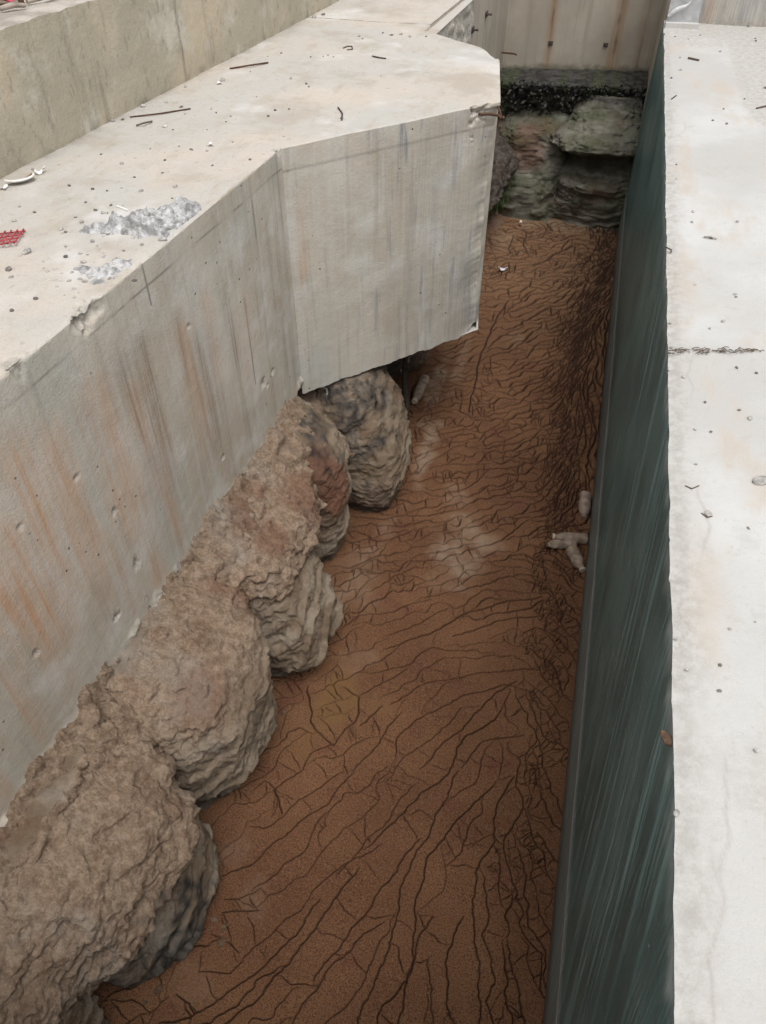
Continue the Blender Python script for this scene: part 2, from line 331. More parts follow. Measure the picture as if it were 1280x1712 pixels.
def build_left_wall():
    ys = np.arange(-2.5, 5.62, .0075); ledge = np.linspace(0, 1, 90); face = np.concatenate([np.linspace(0, 1, 185), [1.0, 1.0]])
    Y = np.repeat(ys[None], len(ledge)+len(face)-1, 0)
    base = ZB+.075*fbm(ys*1, 0*ys, 0*ys+3, 4.5, 5, .65)+.05*sstep(.15, .45, fbm(ys, 0*ys, 0*ys+8, 9, 3))+.05*gauss(ys, 3.1, .12)-.05*gauss(ys, 2.62, .06)-.06*gauss(ys, 1.35, .09)
    X = np.zeros_like(Y); Z = np.full_like(Y, ZL)
    for i, t in enumerate(ledge): X[i] = (xb(ys)-.06)*(1-t)+xe(ys)*t
    for j, t in enumerate(face[1:]):
        i = len(ledge)+j; X[i] = xe(ys); Z[i] = ZL*(1-t)+base*t
    X[-2] -= .012; Z[-2] += .0; X[-1] -= .45; 
    nl = len(ledge)
    d, k = wound(X, Y, Z)
    fine = fbm(X, Y, Z, 22, 3)
    lo = sstep(.10, .0, Z-base[None]-.06*fbm(Y, 0*Y, 0*Y+1, 3, 3))*(np.arange(X.shape[0])[:, None] >= nl)       # crumbled toe
    crum = lo*sstep(-.1, .5, fbm(X, Y, Z, 11, 4))
    X[nl-1:-1] -= (d[nl-1:-1]*(1+.5*fine[nl-1:-1]))+crum[nl-1:-1]*-.04*(.6+1.6*fbm(X, Y, Z, 30, 4, .6)[nl-1:-1])
    X[nl:-1] += .004*fbm(X[nl:-1], Y[nl:-1], Z[nl:-1], 2, 2)
    Z[:nl] -= d[:nl]*.55*(1+.8*fine[:nl])
    Z[:nl] += .006*fbm(X[:nl], Y[:nl], 0*Z[:nl], 3, 3)+.002*fine[:nl]
    edge = fbm(Y[nl-1], 0*ys, 0*ys, 30, 3); ek = 1-sstep(3.17, 3.2, ys)*sstep(5.5, 5.47, ys); chip = sstep(.25, .6, fbm(ys, 0*ys, 0*ys+6, 7, 4, .6)); Z[nl-1] -= ek*(.004+.004*edge+.014*chip); X[nl-2] -= ek*.004*chip; X[nl] -= ek*.01*chip; X[nl-1] -= ek*(.004+.003*edge)
    fm = (np.arange(X.shape[0]) >= nl)[:, None]*1.0
    wob = .012*fbm(Y, Z, 0*Y, 3, 2)
    line = fm*np.exp(-((Z-(ZL-.085)-.006*fbm(Y, 0*Y, 0*Y, 2, 2))/.0035)**2)*sstep(-.35, .25, fbm(Y, Z, 0*Y+4, 5, 3))*.75
    for (ax, ay, bx, by) in ((234, 443, 254, 509), (418, 337, 430, 398), (405, 500, 430, 640)):
        a, b = wall_point(ax, ay), wall_point(bx, by); ym = (a[1]+b[1])/2
        line = np.maximum(line, fm*.8*np.exp(-((Y-ym-wob*.6)/.004)**2)*(Z < a[2])*(Z > b[2]))
    line = np.maximum(line, (1-fm)*(X < xe(Y)-.3)*.42*np.exp(-np.clip(X-xb(Y), 0, 9)/.05)*np.clip(.55+1.5*fbm(X, Y, 0*X, 8, 4), 0, 1))
    at_ = {'orange': 0*X, 'brown': 0*X, 'blue': 0*X}
    streak = .55+.9*fbm(Y*30, Z*1.6, 0*Y, 1, 4)
    for (px, py, hw, ln, st, c) in RUNS:
        p = wall_point(px, py); u = Y-p[1]-wob*1.6; v = (p[2]-Z)/ln
        at_[c] = np.maximum(at_[c], fm*st*.98*np.exp(-(u/(hw*(1.75+.4*np.clip(v, 0, 1))))**2)*sstep(-.1, .12, v+.07*fbm(Y, 0*Y, 0*Y, 25, 2))*(1-sstep(.55, 1.1, v))*np.clip(streak, .1, 1))
    at_['orange'] = np.maximum(at_['orange'], fm*.8*sstep(-.12, .45, fbm(Y*7, Z*.7, 0*Y+2, 1, 3))*sstep(2.7, 1.5, Y)*sstep(1.85, 1.45, Z)*sstep(.75, .95, Z))
    at_['brown'] = np.maximum(at_['brown'], fm*.3*sstep(.1, .55, fbm(Y*11, Z*.8, 0*Y+6, 1, 3))*sstep(1.6, 2.2, Y))
    at_['brown'] = np.maximum(at_['brown'], fm*.55*np.exp(-((Y-3.14-wob)/.03)**2)*np.clip(streak, 0, 1))
    rough = np.maximum(k*.9, crum*.75)
    for px, py, rr in ((228, 940, .028), (128, 797, .012), (190, 855, .014), (372, 765, .016), (447, 645, .012), (455, 622, .02), (440, 640, .03), (315, 545, .012), (195, 1030, .02), (60, 1090, .012), (35, 880, .01)):
        p = wall_point(px, py); q = np.sqrt((Y-p[1])**2+(Z-p[2])**2)/rr+.8*fbm(X, Y, Z, 40, 2); t = fm*(1-sstep(.5, 1.0, q)); rough = np.maximum(rough, t*.8); X = X-.01*t
    b = MB(); b.grid(X, Y, Z, line=line, rough=rough, **at_)
    return b
lw = empty('retaining_wall', 'long grey concrete retaining wall with rust streaks and a wide dusty ledge, on the left', 'wall', (-1.4, 2, ZB))
o = build_left_wall().build('wall_body', CONC, sharp=48); place(o, (-1.4, 2, ZB)); o.location = (0, 0, 0); o.parent = lw

# ------------------------------------------------------------------ buttress block standing out into the trench
A, B, C, D_ = np.array([xe(3.2), 3.2]), np.array([-.485, 4.10]), np.array([-.63, 5.03]), np.array([xe(5.45), 5.45])
def build_block():
    b = MB(); n = np.array([B[1]-A[1], -(B[0]-A[0])]); n /= np.linalg.norm(n)
    us = np.linspace(0, 1, 200); ts = np.linspace(0, 1, 150); fs = np.linspace(0, 1, 200)
    fr = A[None]+(B-A)[None]*us[:, None]; bk = D_[None]+(C-D_)[None]*us[:, None]
    top = bk[None]*(1-ts)[:, None, None]+fr[None]*ts[:, None, None]
    X = np.concatenate([top[..., 0], np.repeat(fr[None, :, 0], len(fs)-1, 0)]); Y = np.concatenate([top[..., 1], np.repeat(fr[None, :, 1], len(fs)-1, 0)])
    zb = .79+.0*us+.022*fbm(us*3, 0*us, 0*us+2, 4, 4, .6)+.05*sstep(.9, 1, us)
    zb = zb+.03*sstep(.75, 1, us)*0
    Zf = ZL*(1-fs[1:, None])+zb[None]*fs[1:, None]
    Z = np.concatenate([np.full_like(top[..., 0], ZL), Zf]); nt = len(ts)
    def hurt(X, Y, Z):
        d, k = wound(X, Y, Z); f = fbm(X, Y, Z, 22, 3); cx, cy = -.95, 4.5
        r = np.sqrt((cx-X)**2+(cy-Y)**2); ed = np.exp(-(np.hypot(X-B[0], Y-B[1])/.10)**2)*(Z < ZL-.02); s = d*(1+.7*f)+ed*(.018+.035*np.sin(np.pi*np.clip((ZL-Z)/1.25, 0, 1))+.035*fbm(Z, 0*Z, 0*Z+3, 5, 4)); ec = np.exp(-(np.hypot(X-C[0], Y-C[1])/.10)**2); s = s+ec*.05
        return X+(cx-X)/r*s*.9, Y+(cy-Y)/r*s*.9, Z-(Z > ZL-.25)*s*.35, k
    # right end leans in towards its foot
    lean = lambda u, Z: .0*u
    line0 = np.exp(-((Z-(ZL-.1))/.004)**2)*(np.arange(X.shape[0]) >= nt)[:, None]*.5
    fm = (np.arange(X.shape[0]) >= nt)[:, None]*1.0
    S = (us*1.25)[None]+0*X
    st = np.maximum(sstep(.0, .42, fbm(S*26, Z*2.2, 0*S, 1, 4))*sstep(.12, .5, S/1.25)*1.0*np.clip(.65+1.3*fbm(S*5, Z*1.5, 0*S+3, 1, 3), 0, 1), (.10+.25*sstep(.3, .9, S/1.25))*np.clip(.7+1.2*fbm(S*3, Z*2, 0*S, 1, 3), 0, 1.4))*fm
    br = sstep(.25, .6, fbm(S*20+9, Z*1.7, 0*S, 1, 3))*fm*.35*sstep(.6, .2, S/1.25)
    og = sstep(.2, .6, fbm(S*7+3, Z*1.2, 0*S, 1, 3))*fm*.3*sstep(.6, .1, S/1.25)
    X, Y, Z, k = hurt(X, Y, Z)
    Z[:nt] += .006*fbm(X[:nt], Y[:nt], 0*X[:nt], 3, 3); Z[nt-1] -= .004
    b.grid(X, Y, Z, line=line0, rough=k, orange=og, brown=br, blue=st)
    # right end and back
    for P, Q, m in ((B, C, 150), (C, D_, 60), (D_, A, 8)):
        u = np.linspace(0, 1, m); e = P[None]+(Q-P)[None]*u[:, None]; fz = np.linspace(0, 1, 160)
        Xs = np.repeat(e[None, :, 0], 160, 0); Ys = np.repeat(e[None, :, 1], 160, 0); Zs = ZL*(1-fz[:, None])+(.79)*fz[:, None]+0*Xs
        Xs, Ys, Zs, k = hurt(Xs, Ys, Zs); Zs[0] += .006*fbm(Xs[0], Ys[0], 0*Xs[0], 3, 3)
        b.grid(Xs, Ys, Zs, rough=k)
    b.poly([(p[0], p[1], .80) for p in (A, D_, C, B)])
    return b
bt = build_block().build('buttress', CONC, sharp=48); place(bt, (-.95, 4.4, .79))
tag(bt, 'grey concrete buttress block jutting from the left wall, its outer corner broken', 'buttress')
# bent rusty bar in the broken corner
p = at(833, 192, ZL-.05)
b = MB(); b.tube([p+np.array(q) for q in ((-.09, -.05, .01), (-.04, -.02, .005), (.0, -.01, .0), (.02, -.02, -.01), (.03, -.03, -.0))], .007)
b.tube([p+np.array(q) for q in ((-.01, .03, .03), (.012, .0, .0), (.012, -.02, -.05))], .006)
tag(place(b.build('reinforcing_bar', RUST), p), 'bent rusty bar poking out of the broken corner of the grey buttress', 'steel bar')

# ------------------------------------------------------------------ far part of the left wall, far wall, wall behind the ledge
def panel_wall(name, P, Q, z0, z1, thick, seams, label, streaks=(), top_cut=None):
    P, Q = np.array(P), np.array(Q); L = np.linalg.norm(Q-P); d = (Q-P)/L; n = np.array([d[1], -d[0]])
    nu, nv = int(L/.01)+2, int((z1-z0)/.01)+2; u = np.linspace(0, L, nu); v = np.linspace(0, 1, nv)
    U, V = np.meshgrid(u, v); Z = z0+(z1-z0)*V
    line = 0*U; og = 0*U; wob = .006*fbm(Z, U*0, U*0+7, 6, 3)
    for s_ in seams: line = np.maximum(line, .75*np.exp(-((U-s_-wob*.5)/.004)**2))
    for s_, hw, st in streaks:
        f = np.clip(.6+.9*fbm(U*24, Z*1.5, 0*U, 1, 3), 0, 1)
        og = np.maximum(og, st*np.exp(-((U-s_-wob*2)/(hw*2.2))**2)*f); line = np.maximum(line, st*np.exp(-((U-s_-wob*2)/(hw*.45))**2)*np.clip(.35+1.6*fbm(Z, U*0, U*0+s_, 5, 3), 0, 1))
    rough = sstep(.07, .0, Z-z0+.05*fbm(U, Z, 0*U, 16, 3))*.8
    dep = .004*line
    b = MB(); b.grid(P[0]+d[0]*U-n[0]*dep, P[1]+d[1]*U-n[1]*dep, Z, line=line, orange=og, rough=rough)
    c = [P, Q, Q-n*thick, P-n*thick]
    b.poly([(p[0], p[1], z1) for p in c]); b.poly([(p[0], p[1], z0) for p in c[::-1]])
    for i, j in ((1, 2), (2, 3), (3, 0)): b.poly([(c[i][0], c[i][1], z0), (c[j][0], c[j][1], z0), (c[j][0], c[j][1], z1), (c[i][0], c[i][1], z1)])
    r = empty(name, label, 'wall', (float((P[0]+Q[0])/2), float((P[1]+Q[1])/2), z0))
    o = b.build('wall_body', PANEL, r); o.data.transform(Matrix.Translation(-r.location))
    return r, P, d, n
def stud(parent, p, n, r=.012, ln=.05, plate=.03):       # form tie left in the wall
    b = MB(); p = np.array(p); n3 = np.array([n[0], n[1], 0]); t = np.array([-n[1], n[0], 0])
    b.tube([p-n3*.01, p+n3*ln], r*.7, 8)
    a = p+n3*.012; pts = [a+t*x*plate+np.array([0, 0, z*plate]) for x, z in ((-1, -.7), (1, -.7), (1, .7), (-1, .7))]
    b.poly(pts); b.poly([q-n3*.008 for q in pts[::-1]])
    for i in range(4): j = (i+1) % 4; b.poly([pts[i], pts[i]-n3*.008, pts[j]-n3*.008, pts[j]])
    o = b.build('form_tie', DARKSTEEL, parent); o.data.transform(Matrix.Translation(-parent.location)); return o
y2 = 5.62
r, P, d, n = panel_wall('panel_wall', (xe(y2), y2), (xe(8.45), 8.45), 1.15, ZL-.004, .1, (1.25, 1.75, 1.86, 2.05), 'far stretch of the left trench wall, narrow beige boarded panels with tie studs', ((.9, .03, .25),))
def on_line(P, d, px, py):
    n_ = np.array([d[1], -d[0]]); q = _F+_rt*(px-640)/FPX+_U*(856-py)/FPX; return q*((n_@P)/(n_@q[:2]))+np.array([0, 0, CH])
for px, py in ((812, 24), (789, 50)): stud(r, on_line(P, d, px, py), n)
q = on_line(P, d, 838, 88); b = MB(); b.tube([q, q+np.array([.13, -.02, .0]), q+np.array([.15, -.02, -.01])], .008)
o = b.build('reinforcing_bar', RUST, r); o.data.transform(Matrix.Translation(-r.location))
r, P, d, n = panel_wall('end_wall', (-1.02, 8.40), (.40, 8.66), 1.17, 2.75, .3, (1.31,), 'beige concrete end wall with two brown vertical leak stains across the far end of the trench', ((.44, .016, .95), (1.06, .035, .9), (1.30, .02, .5)))
for px, py in ((920, 72), (1012, 75)): stud(r, on_line(P, d, px, py), n, ln=.02, plate=.022)
# broken sloping stub where the ledge wall ends behind the buttress
us = np.linspace(0, 1, 40); X = np.zeros((30, 40)); Y = X.copy(); Z = X.copy()
Pa, Pb = np.array([xe(5.5)+.01, 5.47]), np.array([xe(6.6)+.01, 6.6])
for i, t in enumerate(np.linspace(0, 1, 30)):
    X[i] = Pa[0]+(Pb[0]-Pa[0])*us+.02*0; Y[i] = Pa[1]+(Pb[1]-Pa[1])*us; Z[i] = ZL-.02-t*.45
nz = fbm(X, Y, Z, 9, 4); X = X+.05*nz+.05
b = MB(); b.grid(X, Y, Z, rough=np.clip(.7+nz, 0, 1)); b.poly([(X[0, 0], Y[0, 0], Z[0, 0]), (X[0, -1], Y[0, -1], Z[0, -1]), (X[0, -1]-.4, Y[0, -1], Z[0, 0]), (X[0, 0]-.4, Y[0, 0], Z[0, 0])][::-1])
b.poly([(X[-1, 0], Y[-1, 0], Z[-1, 0]), (X[0, 0], Y[0, 0], Z[0, 0]), (X[0, 0]-.4, Y[0, 0], Z[0, 0]), (X[0, 0]-.4, Y[0, 0], Z[-1, 0])])
o = b.build('broken_concrete', CONC); place(o, (Pa[0], 6, 1.6)); tag(o, 'rough broken concrete end just past the buttress, below the far left ledge', 'concrete')
# the ledge goes on past the buttress
ys = np.linspace(5.62, 8.45, 160); ts = np.linspace(0, 1, 60); Y = np.repeat(ys[None], 60, 0); X = (xb(ys)-.06)[None]*(1-ts[:, None])+(xe(ys)-.0)[None]*ts[:, None]
b = MB(); b.grid(X, Y, ZL+.006*fbm(X, Y, 0*X, 3, 3)); b.box((-2.2, 8.7, 1.2), (-1.1, 10, ZL))
o = b.build('ledge', CONC); o['kind'] = 'structure'
# wall behind the ledge
ys = np.arange(-2.5, 10, .012); vs = np.linspace(0, 1, 56); Y = np.repeat(ys[None], 60, 0); zt = 2.535
X = np.zeros_like(Y); Z = np.zeros_like(Y)
for i, v in enumerate(vs): X[i] = xb(ys); Z[i] = ZL-.02+(zt-ZL+.02)*v
for j, t in enumerate((.05, .12, .2, .3)): X[56+j] = xb(ys)-t; Z[56+j] = zt
X += .008*fbm(X, Y, Z, 4, 4); Z[54:] += .012*fbm(X[54:], Y[54:], 0*X[54:], 9, 4)
c = at(320, 137, ZL); line = .9*np.exp(-((Y-c[1]-.012*fbm(Z, 0*Z, 0*Z, 6, 3))/.006)**2)*(Z < 2.53)
line = np.maximum(line, .35*sstep(.045, .0, Z-ZL)*sstep(-.1, .4, fbm(Y, Z, 0*Y, 12, 3)))
b = MB(); b.grid(X[:, ::-1], Y[:, ::-1], Z[:, ::-1], line=line[:, ::-1])
o = b.build('parapet_wall', BACK, sharp=50); place(o, (-2.2, 3.5, ZL)); tag(o, 'low yellowish stained concrete wall with a vertical crack behind the left ledge', 'wall')
# raised ground behind it
xs = np.concatenate([-np.geomspace(70, .01, 60)]); ysg = np.linspace(-60, 110, 120); X, Y = np.meshgrid(xs, ysg); X = X+xb(Y.clip(-3, 11))-.29
b = MB(); b.grid(X, Y, 2.52+.03*fbm(X, Y, 0*X, .6, 3)*np.clip((xb(Y)-.3-X), 0, 1), soil=0*X+.5); b.build('ground', EARTH)['kind'] = 'structure'
# odds and ends on that wall top
p = at(6, 3, 2.56); b = MB(); q = RNG.normal(size=(8, 8))*.008; u, v = np.meshgrid(np.linspace(-.28, .0, 8), np.linspace(-.2, .12, 8)); b.grid(p[0]+u, p[1]+v+.02, p[2]+.01+q)
o = b.build('plastic_sheet', PINK); place(o, p); tag(o, 'scrap of bright pink sheet on top of the yellowish wall at upper left', 'plastic sheet')
p = at(36, 5, 2.55); b = MB(); b.tube([p+np.array([0, 0, -.02]), p+np.array([.0, .0, .09])], .012); o = b.build('bolt', RUST); place(o, p); tag(o, 'short rusty bolt standing up on top of the yellowish wall', 'bolt')
for (ax, ay, bx, by), lb in (((0, 15, 42, 9), 'dark flat strip of timber nearest the pink sheet on the wall top'), ((45, 3, 130, -14), 'longer grey timber strip lying along the wall top past the bolt')):
    p, q = at(ax, ay, 2.55), at(bx, by, 2.55); b = MB(); b.tube([p, (p+q)/2+np.array([0, 0, .006]), q], [.010, .012, .009], 4); o = b.build('timber_strip', PLANK); place(o, (p+q)/2); tag(o, lb, 'timber')

# ------------------------------------------------------------------ right wall: pale slab on top, dark green formed face
def build_right():
    ys = np.arange(-3, 7.9, .012); off = np.concatenate([np.geomspace(.006, 1.9, 110), [3, 6, 15, 60]])[::-1]
    Y = np.repeat(ys[None], len(off)+1, 0); X = np.zeros_like(Y)
    for i, t in enumerate(off): X[i] = XR+t
    X[-1] = XR; Z = np.full_like(Y, ZR)+.007*fbm(X.clip(0, 3), Y, 0*X, 2.2, 4)
    e = X-XR; rag = np.clip(fbm(Y, 0*Y, 0*Y+2, 16, 4)*.5+.5, 0, 1)
    near = sstep(.05, .0, e); Z -= near*(.006+.02*rag*sstep(.5, .75, rag))
    X[-1] += .010*fbm(ys, 0*ys, 0*ys, 3, 3)+.022*sstep(.2, .6, fbm(ys, 0*ys, 0*ys+4, 9, 5, .7)); X[-2] = np.maximum(X[-2], X[-1]+.004)
    dirt = np.zeros_like(Y)
    c = at(1260, 130, ZR); dirt = np.maximum(dirt, .75*sstep(.03, .09, X-(c[0]-.18+.02*fbm(Y, 0*Y, 0*Y, 4, 2))-.28*sstep(5.6, 4.4, Y))*sstep(3.6, 5.2, Y))
    dirt = np.maximum(dirt, .8*sstep(6.6, 7.5, Y+.5*fbm(X, Y, 0*X, 5, 3)))
    p = at(1170, 280, ZR); dirt = np.maximum(dirt, .45*np.exp(-((Y-p[1])/.11)**2)*np.clip(.4+1.4*fbm(X, Y, 0*X, 5, 3), 0, 1))
    dirt = np.maximum(dirt, .7*sstep(.10, .015, e+.05*fbm(X, Y, 0*X, 10, 4)))*(1)
    for px, py, r in ((1150, 960, .06), (1260, 1310, .07), (1245, 900, .03), (1160, 1100, .04)):
        p = at(px, py, ZR); dirt = np.maximum(dirt, .6*np.exp(-((X-p[0])**2+((Y-p[1])*.6)**2)/r**2)*np.clip(.7+fbm(X, Y, 0*X, 9, 3), 0, 1))
    p = at(1190, 588, ZR); line = .55*np.exp(-((Y-p[1]-.02*fbm(X, 0*X, 0*X, 7, 2)-.03*(X-p[0]))/.008)**2)*(X < p[0]+.06)
    for k in range(7):
        y0 = [.55, .8, 1.2, 1.65, 2.4, 3.3, 5][k]; cx = XR+.06+.05*math.sin(k*2.3)
        line = np.maximum(line, .35*np.exp(-((X-cx-.05*fbm(Y, 0*Y, 0*Y+k, 6, 3)-.1*(Y-y0))/.0035)**2)*np.exp(-((Y-y0)/.16)**4))
    b = MB(); b.grid(X, Y, Z, dirt=np.clip(dirt, 0, 1), line=line); top_e = (X[-1].copy(), Z[-1].copy())
    zs = np.linspace(1, 0, 150); Y2 = np.repeat(ys[None], 150, 0); Z2 = top_e[1][None]*zs[:, None]-.12*(1-zs[:, None]); X2 = XR+(top_e[0][None]-XR)*np.exp(-(1-zs[:, None])*30)+0*Y2
    X2 += .004*fbm(X2, Y2, Z2, 1.5, 2)
    X2 -= .004*sstep(.39, .38, Z2)
    dz = ZR-Z2; g = MB()
    chalk = np.clip(sstep(.09, .0, dz+.06*fbm(Y2*22, Z2*3, 0*Y2, 1, 3))*.8*np.clip(.5+1.3*fbm(Y2, Z2, 0*Y2, 12, 3), 0, 1), 0, 1)
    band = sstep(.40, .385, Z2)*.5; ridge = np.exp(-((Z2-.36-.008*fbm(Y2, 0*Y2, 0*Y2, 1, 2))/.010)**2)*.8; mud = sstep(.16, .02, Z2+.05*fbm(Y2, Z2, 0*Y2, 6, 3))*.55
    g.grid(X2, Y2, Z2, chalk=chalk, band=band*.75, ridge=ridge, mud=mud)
    return b, g
rw = empty('trench_wall', 'right trench wall with a pale white slab on top and a dark green streaked inner face', 'wall', (XR, 2, 0))
b, g = build_right()
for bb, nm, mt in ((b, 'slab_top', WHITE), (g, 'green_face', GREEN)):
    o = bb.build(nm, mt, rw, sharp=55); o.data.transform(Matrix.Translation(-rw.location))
# far end of the slab
b = MB(); ys = np.linspace(7.9, 9, 60); zz = np.linspace(0, 1, 80); Y, V = np.meshgrid(ys, zz); b.grid(XR+0*Y, Y, -.12+V*(ZR+1.1), line=0*Y, orange=0*Y, rough=0*Y)
b.box((XR+.012, 8.7, -.1), (XR+.3, 9, ZR+.9))
us = np.linspace(.655, 6, 260); vs = np.linspace(0, 1, 70); U, V = np.meshgrid(us, vs); b2 = MB(); Zf = ZR-.03+V*.9; Yf = 7.84+.006*fbm(U, V, 0*U, 5, 3)-.02*(U-.6)
b2.grid(U, Yf, Zf, rough=sstep(.06, .0, Zf-ZR+.03*fbm(U, V, 0*U, 9, 3))*.5, brown=.5*sstep(.1, .5, fbm(U*9, V*1.2, 0*U, 1, 3)), orange=.35*np.exp(-((U-.72)/.05)**2), blue=.5+.3*fbm(U, V, 0*U, 4, 3), line=0*U)
b2.box((.655, 7.86, ZR-.03), (6, 8.1, ZR+.87))
o = b2.build('upstand_wall', CONC); place(o, (2, 7.9, ZR)); tag(o, 'dull grey concrete upstand wall across the far end of the white slab', 'wall')
o = b.build('wall_end', PANEL, rw); o.data.transform(Matrix.Translation(-rw.location))
bx = empty('covered_block', 'film-wrapped grey block at the far end of the white slab', 'block', (.52, 7.8, ZR))
U, V = np.meshgrid(np.linspace(.395, .65, 50), np.linspace(0, 1, 50)); Zb = ZR+.035+V*.5; b = MB(); f1 = fbm(U, Zb, 0*U, 6, 3, ridge=True)
b.grid(U, 7.66+.05*V*.4+.012*f1, Zb); b.grid(np.array([[.65]*50]*2).T+.0*V[:, :2], np.stack([7.66+.02*np.linspace(0, 1, 50), np.full(50, 8.2)], 1), np.stack([ZR+.035+np.linspace(0, 1, 50)*.5]*2, 1))
o = b.build('film_cover', FILM, bx); o.data.transform(Matrix.Translation(-bx.location))
b = MB(); t = np.linspace(0, 1, 30); pts = [at(1112+50*s, 36-32*s+4*math.sin(s*9), ZR+.03)*0+np.array([.40+.24*s, 7.645+.0*s, ZR+.07+.36*s*s+.03*math.sin(7*s)]) for s in t]
b.tube([tuple(q) for q in pts], [.004+.018*abs(math.sin(4.2*s+.4))*(1-.5*s) for s in t], 6); o = b.build('film_fold', WFILM, bx); o.data.transform(Matrix.Translation(-bx.location))
b = MB(); b.box((.392, 7.60, ZR-.01), (.653, 7.72, ZR+.035)); o = b.build('mortar_bed', WHITE, bx); o.data.transform(Matrix.Translation(-bx.location))

b = MB(); b.box((-1.6, -2.4, 1.42), (XR-.004, -.06, ZR-.02)); b.build('unseen_shade_slab', CONC)['kind'] = 'structure'  # unseen slab added behind the camera to shade the near end of the mud
# ------------------------------------------------------------------ mud floor with its shrinkage cracks
FIELD = [(830, 400, 1, .02), (1000, 395, 1, .0), (820, 480, 1, -.12), (900, 470, 1, -.14), (985, 500, 1, -1.0), (1000, 460, 1, -.8), (955, 560, 1, -.8), (1005, 560, .2, 1), (800, 440, 1, -.05), (860, 440, 1, -.06), (920, 430, 1, -.05), (960, 430, 1, -.05), (860, 520, 1, -.12), (920, 520, 1, -.2), (800, 540, 1, -.08), (860, 570, 1, -.15), (910, 580, 1, -.25), (780, 650, 1, -.1), (860, 680, 1, -.2), (900, 700, 1, -.25), (760, 690, 1, -.1), (860, 800, 1, -.25), (760, 820, 1, -.15), (700, 840, 1, -.1), (760, 600, 1, -.12), (850, 620, 1, -.22), (940, 650, .7, -1),
         (985, 680, .4, 1), (720, 740, 1, -.12), (820, 760, 1, -.2), (900, 760, 1, -.3), (945, 800, .6, -1), (985, 800, .4, 1), (620, 880, 1, -.1), (700, 920, 1, -.25), (800, 900, 1, -.3), (880, 900, 1, -.25), (930, 960, 1, .5), (965, 1020, .6, 1),
         (600, 1010, 1, -.3), (700, 1050, 1, -.4), (800, 1040, 1, -.3), (880, 1030, 1, -.1), (930, 1120, .8, 1), (500, 1200, 1, -.3), (600, 1190, 1, -.5), (700, 1180, 1, -.65), (800, 1170, 1, -.6), (880, 1200, .5, 1), (940, 1220, .7, 1),
         (450, 1400, 1, -.6), (560, 1360, 1, -.9), (660, 1330, 1, -1.1), (760, 1330, 1, -1.3), (840, 1330, .8, -2), (890, 1330, .25, 1), (920, 1400, .6, 1), (380, 1560, 1, -.55), (480, 1550, 1, -.9), (600, 1550, 1, -1.3), (700, 1520, .6, -1.5),
         (790, 1520, .25, -1), (860, 1520, .12, 1), (905, 1520, .5, 1), (300, 1680, 1, -.4), (420, 1680, 1, -.6), (540, 1680, 1, -1.1), (660, 1680, .5, -1.3), (760, 1680, .1, 1), (840, 1680, .1, 1), (890, 1680, .35, 1), (640, 1850, .5, -1.2), (850, 1850, .1, 1), (350, 1850, 1, -.7)]
_fp = np.array([f[:2] for f in FIELD], float); _fa = np.array([2*math.atan2(f[3], f[2]) for f in FIELD])
def fdir(x, y):
    d2 = ((_fp[:, 0]-x)**2+((_fp[:, 1]-y))**2)+60; w_ = d2**-1.6
    return .5*math.atan2((w_*np.sin(_fa)).sum(), (w_*np.cos(_fa)).sum())
SEAM = np.array([(372, 1030), (460, 1012), (520, 975), (650, 955), (830, 940), (920, 915), (1000, 905), (1060, 925), (1180, 912), (1300, 885), (1500, 868), (1712, 850), (1900, 840)])
def spacing(x, y):
    s = np.interp(y, [380, 450, 600, 750, 900, 1000, 1100, 1250, 1400, 1700, 1900], [7, 7, 8.5, 11, 15, 20, 25, 34, 44, 50, 54])
    q = abs(x-np.interp(y, SEAM[:, 0], SEAM[:, 1])); return s*(1-(.62 if y < 1480 else .45)*math.exp(-(q/(18+y*.012))**2))
R_EDGE = lambda y: 1037-.0912*(y-375)
L_EDGE = np.array([(372, 850), (400, 812), (480, 790), (560, 770), (620, 715), (700, 690), (760, 686), (830, 660), (880, 590), (1000, 560), (1100, 530), (1150, 440), (1300, 420), (1380, 350), (1450, 370), (1560, 355), (1640, 200), (1900, 100)])
def inside(x, y): return 368 < y < 1900 and np.interp(y, L_EDGE[:, 0], L_EDGE[:, 1])-25 < x < R_EDGE(y)-1
